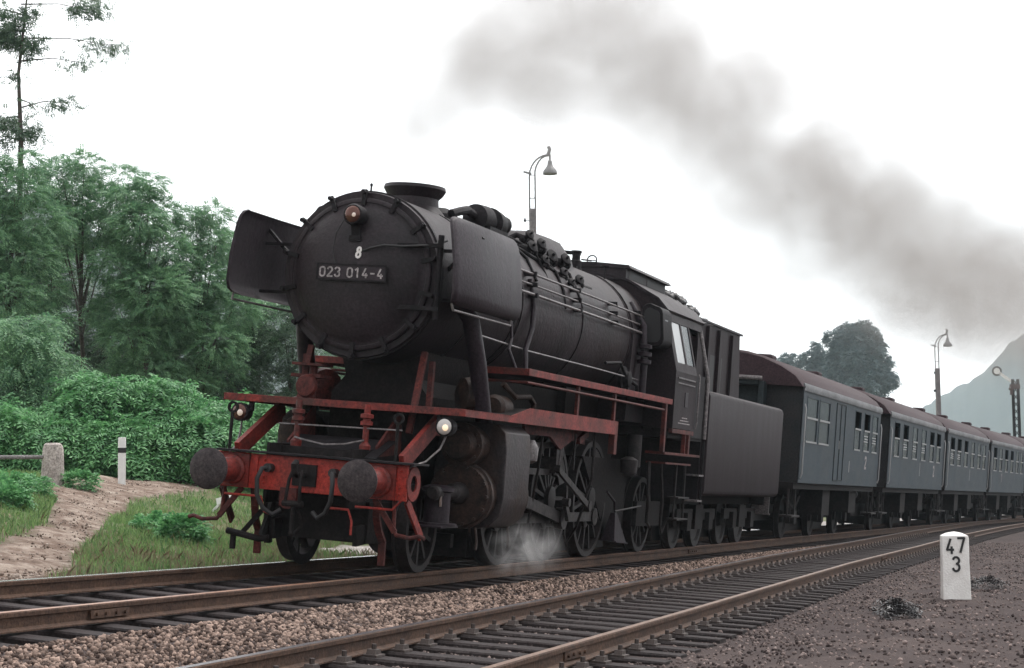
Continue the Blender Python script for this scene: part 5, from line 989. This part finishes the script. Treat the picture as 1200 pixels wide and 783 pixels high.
tree('robinia_tree', 460, 62, 420, 55, 550, 'leafC', 'tree hidden behind the locomotive cylinders', 'tree', 12, 1500, .10, .36, 6, G)
tree('robinia_tree', -70, 56, 150, 75, 520, 'leafB', 'tree just outside the picture edge by the pipe rail', 'tree', 13, 2200, .09, .42, 7, G)
# the thin tall tree
def thin_tree():
    x, y = at(17, 57); z0 = float(gz(x, y)); T = thing('thin_tree', 'tall thin tree with a bare stem and a few leafy side branches against the sky', 'tree', (x, y, z0), (0, 0, 0), G); rng = np.random.default_rng(44)
    a = math.atan2(vy, vx); ax = Vector((math.sin(a), -math.cos(a), 0)); zz = lambda v: ztop(v, 57)-z0; m = 57/FPX
    mb = MB(); mb.tube([(0, 0, -.2), (0, 0, 5), ax*(2*m)+Vector((0, 0, zz(170))), ax*(-2*m)+Vector((0, 0, zz(90))), ax*(4*m)+Vector((0, 0, zz(30))), ax*(10*m)+Vector((0, 0, zz(-40)))], .1, 8, [.13, .11, .075, .05, .035, .015])
    P = []; D = []
    for (v, px0, px1, dv, n) in ((40, 2, 105, -30, 0), (8, 6, 78, 12, 70), (0, 4, 100, 4, 40), (48, 5, 108, 8, 60), (75, 0, 60, 6, 26), (130, 0, 62, -6, 40), (120, 0, 28, 18, 12), (40, -2, -26, 10, 75), (60, -4, 16, -14, 60), (20, -2, -45, -10, 60), (160, 2, 30, -4, 30), (140, 0, -20, 10, 40), (168, 0, -16, -2, 30), (-20, 4, 40, -6, 60), (95, -3, -20, 4, 20), (-40, 6, -30, 0, 60), (55, 0, -34, -8, 90), (30, 0, 20, -14, 70), (70, -2, 22, -18, 60), (35, 2, -14, 4, 70), (150, 0, -24, -6, 50), (165, 0, 26, -10, 60)):
        b = Vector((0, 0, zz(v))); e = ax*(px1*m)+Vector((rng.normal()*.3, rng.normal()*.3, zz(v-dv*-1))); 
        if n == 0: continue
        mid = (b+e)/2+Vector((0, 0, .12)); mb.tube([b, mid, e], .02, 5, [.026, .016, .006])
        n = int(n*1.9); t = .62+.42*rng.random(n)**.8 if abs(px1) > 45 else .2+.85*rng.random(n)
        for q in t: p = b.lerp(e, float(min(q, 1.08))); P.append((p.x+rng.normal()*.20, p.y+rng.normal()*.20, p.z+rng.normal()*.13)); u_ = (e-b).normalized()*.35; D.append((u_.x+rng.normal()*.6, u_.y+rng.normal()*.6, rng.normal()*.5-.2))
    P = np.array(P); D = np.array(D); V, F = fronds(P, D, rng.uniform(.16, .30, len(P)), .085, 5, .30, .35, rng); npmesh('crown', V, F, 'leafC', T); mb.build('trunk', 'bark', T)
thin_tree()
def twig():
    pass
# shrubs on top of the bank: long drooping leaves
GS = 'shrubs along the path'
for i, (px, d, top, hw, lab) in enumerate((
        (-25, 42.0, 470, 60, 'bright green shrub at the picture edge behind the pipe rail'), (22, 43.0, 372, 52, 'tall rounded green bush above the granite bollard'),
        (58, 41.0, 490, 50, 'green shrub directly behind the granite bollard'), (112, 42.0, 440, 40, 'bright green shrub between the granite bollard and the white post'),
        (152, 41.0, 492, 44, 'low bright shrub directly behind the white post'), (188, 42.0, 446, 38, 'tall bright green shrub with drooping leaves, third from the locomotive'),
        (238, 41.5, 478, 48, 'bright green shrub above the end of the path, second from the locomotive'), (288, 42.0, 470, 40, 'bright green shrub seen behind the far front lamp'),
        (335, 43.0, 492, 40, 'green shrub seen between the platform braces'))):
    tree('green_shrub', px, d, top, hw*1.1, 600, 'leafB' if i == 1 else 'leafA', lab, 'shrub', 60+i, 2600 if i != 1 else 4200, .14 if i != 1 else .10, .62 if i != 1 else .42, 7, GS, flat=.95 if i != 1 else .7, wid=.2, ncl=22, gap=.95, tr=.03, rs=.6, dr=.5)
# trees far off beyond the coaches
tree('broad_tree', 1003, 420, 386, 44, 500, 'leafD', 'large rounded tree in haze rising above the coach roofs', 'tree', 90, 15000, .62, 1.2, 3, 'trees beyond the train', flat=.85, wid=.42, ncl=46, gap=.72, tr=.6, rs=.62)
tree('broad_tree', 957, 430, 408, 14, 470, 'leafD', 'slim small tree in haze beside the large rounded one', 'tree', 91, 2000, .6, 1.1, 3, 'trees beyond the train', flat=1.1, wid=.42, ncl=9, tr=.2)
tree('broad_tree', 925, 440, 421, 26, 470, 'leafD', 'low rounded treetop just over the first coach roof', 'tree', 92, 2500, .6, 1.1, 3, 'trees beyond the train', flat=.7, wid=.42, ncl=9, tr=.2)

# grass on the bank, weeds
def grass(name, n, s0, s1, l0, l1, hgt, m, label, keep, seed, w=.012):
    rng = np.random.default_rng(seed); s = rng.uniform(s0, s1, n); l = rng.uniform(l0, l1, n); ok = keep(s, l, rng); s, l = s[ok], l[ok]; n = len(s)
    x, y, _d = trk(s); z = ground_z(s, l); base = np.stack([x, y+l, z-.01], -1); a = rng.uniform(0, 2*np.pi, n); h = hgt*rng.uniform(.45, 1.25, n)
    side = np.stack([np.cos(a), np.sin(a), 0*a], -1)*w; ln = rng.normal(0, .35, (n, 2)); tip = base+np.stack([ln[:, 0]*h, ln[:, 1]*h, h], -1); mid = base+np.stack([ln[:, 0]*h*.3, ln[:, 1]*h*.3, h*.6], -1)
    V = np.stack([base-side, base+side, mid+side*.7, tip, mid-side*.7], 1).reshape(-1, 3); F = np.arange(len(V)).reshape(-1, 5); o = npmesh(name, V, F, m); tag(o, label, 'grass', kind='stuff')
def nzv(s, l, f, o=0): return np.array([mnoise.noise(Vector((a*f, b*f, o))) for a, b in zip(s, l)])
def off_path(s, l): pd_ = np.interp(s, path_c[:, 0], path_c[:, 1]); pw_ = np.interp(s, path_c[:, 0], path_w); return np.abs(l-pd_)/pw_ > 1.0
def strip_free(s, l): return ~((s > 8.2) & (l > -4.8))
lush = lambda s, l: np.exp(-((s-7.5)/3.6)**2-((l+5.6)/1.5)**2)+np.exp(-((s-6.5)/3.2)**2-((l+8.4)/1.3)**2)
grass('grass', 240000, -12, 26, -14, -2.0, .125, 'grass', 'green grass growing on the bank beside the path', lambda s, l, r: off_path(s, l) & strip_free(s, l) & (nzv(s, l, .55)*.6+nzv(s, l, 2.2)*.35+lush(s, l)*.95-.02 > .25*r.normal(size=len(s))), 7, .006)
grass('dry_grass', 45000, -9, 16, -9, -1.8, .15, 'drygrass', 'dry straw coloured grass and weeds near the far rail', lambda s, l, r: off_path(s, l) & strip_free(s, l) & (nzv(s, l, .5, 4)*.7+nzv(s, l, 2.4, 2)*.4+.22-lush(s, l)*1.2+.5*np.exp(-((s-11)/3)**2-((l+4.6)/1.6)**2) > .25*r.normal(size=len(s))) & (l > -6.5-1.5*r.random(len(s))), 8, .005)
def weed(px, d, w, h, m, name, label, seed, n=260, leaf=.08):
    rng = np.random.default_rng(seed); x, y = at(px, d); z0 = float(gz(x, y)); P, u = crown_points([(0, 0, h*.45, w, w, h*.55)], n, rng, .3); P[:, 2] = np.clip(P[:, 2], .01, 9)
    V, F = fronds(P, u+np.array([0, 0, .5]), np.full(n, .16), leaf, 3, .35, .4, rng); o = npmesh(name, V, F, m); o.location = (x, y, z0); tag(o, label, 'weed clump', 'weeds beside the tracks')
weed(213, 28.0, .34, .34, 'leafA', 'nettle_clump', 'leafy dark green nettle clump on the bank by the far rail', 1, 420)
weed(180, 28.8, .35, .22, 'leafA', 'weed_clump', 'low green weed clump between the path and the nettles', 2, 240)
weed(1042, 21.6, .18, .10, 'coal', 'dead_weed', 'dark dead weed in the gravel between the rail and the kilometre stone', 3, 220, .035)
weed(1048, 20.6, .12, .08, 'coal', 'dead_weed', 'smaller dark dead weed in the gravel, beside the larger one', 4, 220, .035)
weed(1148, 28.2, .22, .10, 'coal', 'dead_weed', 'dark dead weed just behind the kilometre stone', 5, 220, .035)
WL = ('leafy weeds straight below the pipe rail', 'leafy weeds between the pipe rail and the path edge', 'leafy weeds cut by the picture edge under the pipe rail', 'small weed clump at the foot of the granite bollard', 'lowest weed clump on the bank, close to the brown path')
for i, (px, d, w_) in enumerate(((5, 31, .45), (30, 31.5, .4), (-10, 29, .5), (92, 35.5, .3), (8, 28.5, .3))): weed(px, d, w_, .26, 'leafA', 'weed_clump', WL[i], 20+i, 300, .07)

# ------------------------------------------------------------------ smoke, steam, haze
def curve_node(n, pts, lo, hi):
    q = n.nodes.new('ShaderNodeFloatCurve'); c = q.mapping.curves[0]
    while len(c.points) < len(pts): c.points.new(.5, .5)
    for p, (a, b) in zip(c.points, pts): p.location = ((a-SX0)/(SX1-SX0), (b-lo)/(hi-lo))
    for p in c.points: p.handle_type = 'VECTOR'
    q.mapping.update(); return q
SX0, SX1 = 0.0, 170.0
PL = [(3.0, 4.62, .24), (3.15, 5.0, .32), (3.5, 5.5, .50), (4.2, 5.98, .80), (5.3, 6.55, 1.1), (6.5, 7.1, 1.35), (8.5, 7.8, 1.65), (12, 8.6, 1.95), (16, 9.0, 2.15), (22, 9.2, 2.3), (28, 9.35, 2.5), (42, 9.7, 3.0), (55, 10.1, 3.4), (67, 10.7, 3.9), (85, 11.6, 4.5), (110, 13.2, 5.4), (135, 15.2, 6.4), (165, 17.5, 7.5)]
def smoke():
    mb = MB(); secs = []
    for s, z, r in ((2.0, 5.6, 1.3), (4.0, 6.1, 1.9), (7, 7.4, 2.7), (12, 8.6, 3.3), (22, 9.2, 3.8), (42, 9.8, 4.9), (67, 10.8, 6.2), (110, 13.4, 8.6), (165, 18, 11.5)):
        x, y, d = trk(s); secs.append([(float(x), float(y)+r*math.cos(t), z+r*math.sin(t)) for t in np.linspace(0, 2*math.pi, 17)[:-1]])
    mb.loft(secs); m = bpy.data.materials.new('chimney_smoke'); m.use_nodes = True; n = m.node_tree; n.nodes.clear(); L = n.links
    o_ = n.nodes.new('ShaderNodeOutputMaterial'); v = n.nodes.new('ShaderNodeVolumePrincipled'); L.new(v.outputs[0], o_.inputs['Volume']); v.inputs['Color'].default_value = (.42, .395, .38, 1); v.inputs['Anisotropy'].default_value = .2
    tc = n.nodes.new('ShaderNodeTexCoord'); nzw = n.nodes.new('ShaderNodeTexNoise'); nzw.inputs['Scale'].default_value = .28; nzw.inputs['Detail'].default_value = 2; L.new(tc.outputs['Object'], nzw.inputs['Vector'])
    sub = n.nodes.new('ShaderNodeVectorMath'); sub.operation = 'SUBTRACT'; L.new(nzw.outputs['Color'], sub.inputs[0]); sub.inputs[1].default_value = (.5, .5, .5)
    sp0 = n.nodes.new('ShaderNodeSeparateXYZ'); L.new(tc.outputs['Object'], sp0.inputs[0])
    fx = n.nodes.new('ShaderNodeMath'); fx.operation = 'DIVIDE'; L.new(sp0.outputs['X'], fx.inputs[0]); fx.inputs[1].default_value = -SX1
    cz = curve_node(n, [(a, b) for a, b, c in PL], 0, 20); cr = curve_node(n, [(a, c) for a, b, c in PL], 0, 10); cy = curve_node(n, [(a, float(trk(a)[1])) for a, b, c in PL], -2, 20)
    for q in (cz, cr, cy): L.new(fx.outputs[0], q.inputs['Value'])
    def mth(op, a, b, c=None):
        q = n.nodes.new('ShaderNodeMath'); q.operation = op
        for i, k in enumerate((a, b, c)):
            if k is None: continue
            if isinstance(k, (int, float)): q.inputs[i].default_value = k
            else: L.new(k, q.inputs[i])
        return q.outputs[0]
    rad = mth('MULTIPLY', cr.outputs[0], 10.0)
    wsc = n.nodes.new('ShaderNodeVectorMath'); wsc.operation = 'SCALE'; L.new(sub.outputs[0], wsc.inputs[0]); L.new(mth('MULTIPLY', rad, 1.5), wsc.inputs['Scale'])
    pos = n.nodes.new('ShaderNodeVectorMath'); pos.operation = 'ADD'; L.new(tc.outputs['Object'], pos.inputs[0]); L.new(wsc.outputs[0], pos.inputs[1])
    sp = n.nodes.new('ShaderNodeSeparateXYZ'); L.new(pos.outputs[0], sp.inputs[0])
    dy = mth('SUBTRACT', sp.outputs['Y'], mth('MULTIPLY_ADD', cy.outputs[0], 22.0, -2.0)); dz = mth('SUBTRACT', sp.outputs['Z'], mth('MULTIPLY', cz.outputs[0], 20.0))
    dist = mth('DIVIDE', mth('SQRT', mth('ADD', mth('MULTIPLY', dy, dy), mth('MULTIPLY', dz, dz)), 0), rad)
    fall = n.nodes.new('ShaderNodeMapRange'); fall.interpolation_type = 'SMOOTHSTEP'; L.new(dist, fall.inputs['Value']); fall.inputs['From Min'].default_value = 1.25; fall.inputs['From Max'].default_value = .15
    nd = n.nodes.new('ShaderNodeTexNoise'); nd.inputs['Scale'].default_value = .72; nd.inputs['Detail'].default_value = 7; nd.inputs['Roughness'].default_value = .66; nd.inputs['Distortion'].default_value = .5; L.new(tc.outputs['Object'], nd.inputs['Vector'])
    nr = n.nodes.new('ShaderNodeMapRange'); L.new(nd.outputs['Fac'], nr.inputs['Value']); nr.inputs['From Min'].default_value = .37; nr.inputs['From Max'].default_value = .64; nr.inputs['To Min'].default_value = .04; nr.inputs['To Max'].default_value = 2.3
    thin = n.nodes.new('ShaderNodeFloatCurve'); c = thin.mapping.curves[0]
    TH = [(0, 0), (2.6, 0), (2.9, .45), (3.6, .40), (4.2, .48), (5.5, .72), (12, .80), (22, .64), (40, .62), (70, .62), (100, .45), (140, .25), (170, .12)]
    while len(c.points) < len(TH): c.points.new(.5, .5)
    for p, (a, b) in zip(c.points, TH): p.location = (a/SX1, b); p.handle_type = 'VECTOR'
    thin.mapping.update(); L.new(fx.outputs[0], thin.inputs['Value'])
    dens = mth('MULTIPLY', mth('MULTIPLY', fall.outputs[0], nr.outputs[0]), mth('MULTIPLY', thin.outputs[0], SMOKE_D)); dens = mth('DIVIDE', dens, mth('MAXIMUM', rad, .4))
    L.new(dens, v.inputs['Density'])
    m.cycles.volume_step_rate = .075
    o = mb.build('chimney_smoke', m); tag(o, 'brownish grey smoke trailing back from the chimney above the train', 'smoke', kind='stuff')
SMOKE_D = .44
smoke()
def steam():
    x, y = 0, 0; ctr = (-4.2, 1.45, .14); mb = MB(); mb.sph(ctr, 1.0, 20, (1.5, .45, .5)); m = bpy.data.materials.new('steam'); m.use_nodes = True; n = m.node_tree; n.nodes.clear(); L = n.links
    o_ = n.nodes.new('ShaderNodeOutputMaterial'); v = n.nodes.new('ShaderNodeVolumePrincipled'); L.new(v.outputs[0], o_.inputs['Volume']); v.inputs['Color'].default_value = (.95, .94, .94, 1)
    tc = n.nodes.new('ShaderNodeTexCoord'); mp = n.nodes.new('ShaderNodeMapping'); mp.vector_type = 'TEXTURE'; mp.inputs['Location'].default_value = ctr; mp.inputs['Scale'].default_value = (1.4, .43, .46); L.new(tc.outputs['Object'], mp.inputs['Vector'])
    ln = n.nodes.new('ShaderNodeVectorMath'); ln.operation = 'LENGTH'; L.new(mp.outputs[0], ln.inputs[0])
    fl = n.nodes.new('ShaderNodeMapRange'); fl.interpolation_type = 'SMOOTHSTEP'; L.new(ln.outputs['Value'], fl.inputs['Value']); fl.inputs['From Min'].default_value = 1; fl.inputs['From Max'].default_value = 0
    nz = n.nodes.new('ShaderNodeTexNoise'); nz.inputs['Scale'].default_value = 3.4; nz.inputs['Detail'].default_value = 6; nz.inputs['Distortion'].default_value = .6; L.new(tc.outputs['Object'], nz.inputs['Vector'])
    nr = n.nodes.new('ShaderNodeMapRange'); L.new(nz.outputs['Fac'], nr.inputs['Value']); nr.inputs['From Min'].default_value = .45; nr.inputs['From Max'].default_value = .7; nr.inputs['To Max'].default_value = 2.1
    mu = n.nodes.new('ShaderNodeMath'); mu.operation = 'MULTIPLY'; L.new(fl.outputs[0], mu.inputs[0]); L.new(nr.outputs[0], mu.inputs[1]); L.new(mu.outputs[0], v.inputs['Density']); m.cycles.volume_step_rate = .25
    o = mb.build('steam_puff', m); tag(o, 'small white puff of steam at the rail below the cylinder', 'steam', kind='stuff')
steam()
def haze():
    m = bpy.data.materials.new('haze'); m.use_nodes = True; n = m.node_tree; n.nodes.clear(); o_ = n.nodes.new('ShaderNodeOutputMaterial'); v = n.nodes.new('ShaderNodeVolumePrincipled'); n.links.new(v.outputs[0], o_.inputs['Volume'])
    v.inputs['Color'].default_value = (.60, .70, .75, 1); v.inputs['Density'].default_value = HAZE
    mb = MB(); mb.bx(-3300, 300, -3300, 3300, -60, 480); o = mb.build('haze', m, smooth=False); tag(o, 'pale haze in the valley air', 'haze', kind='stuff')
HAZE = .0003
haze()
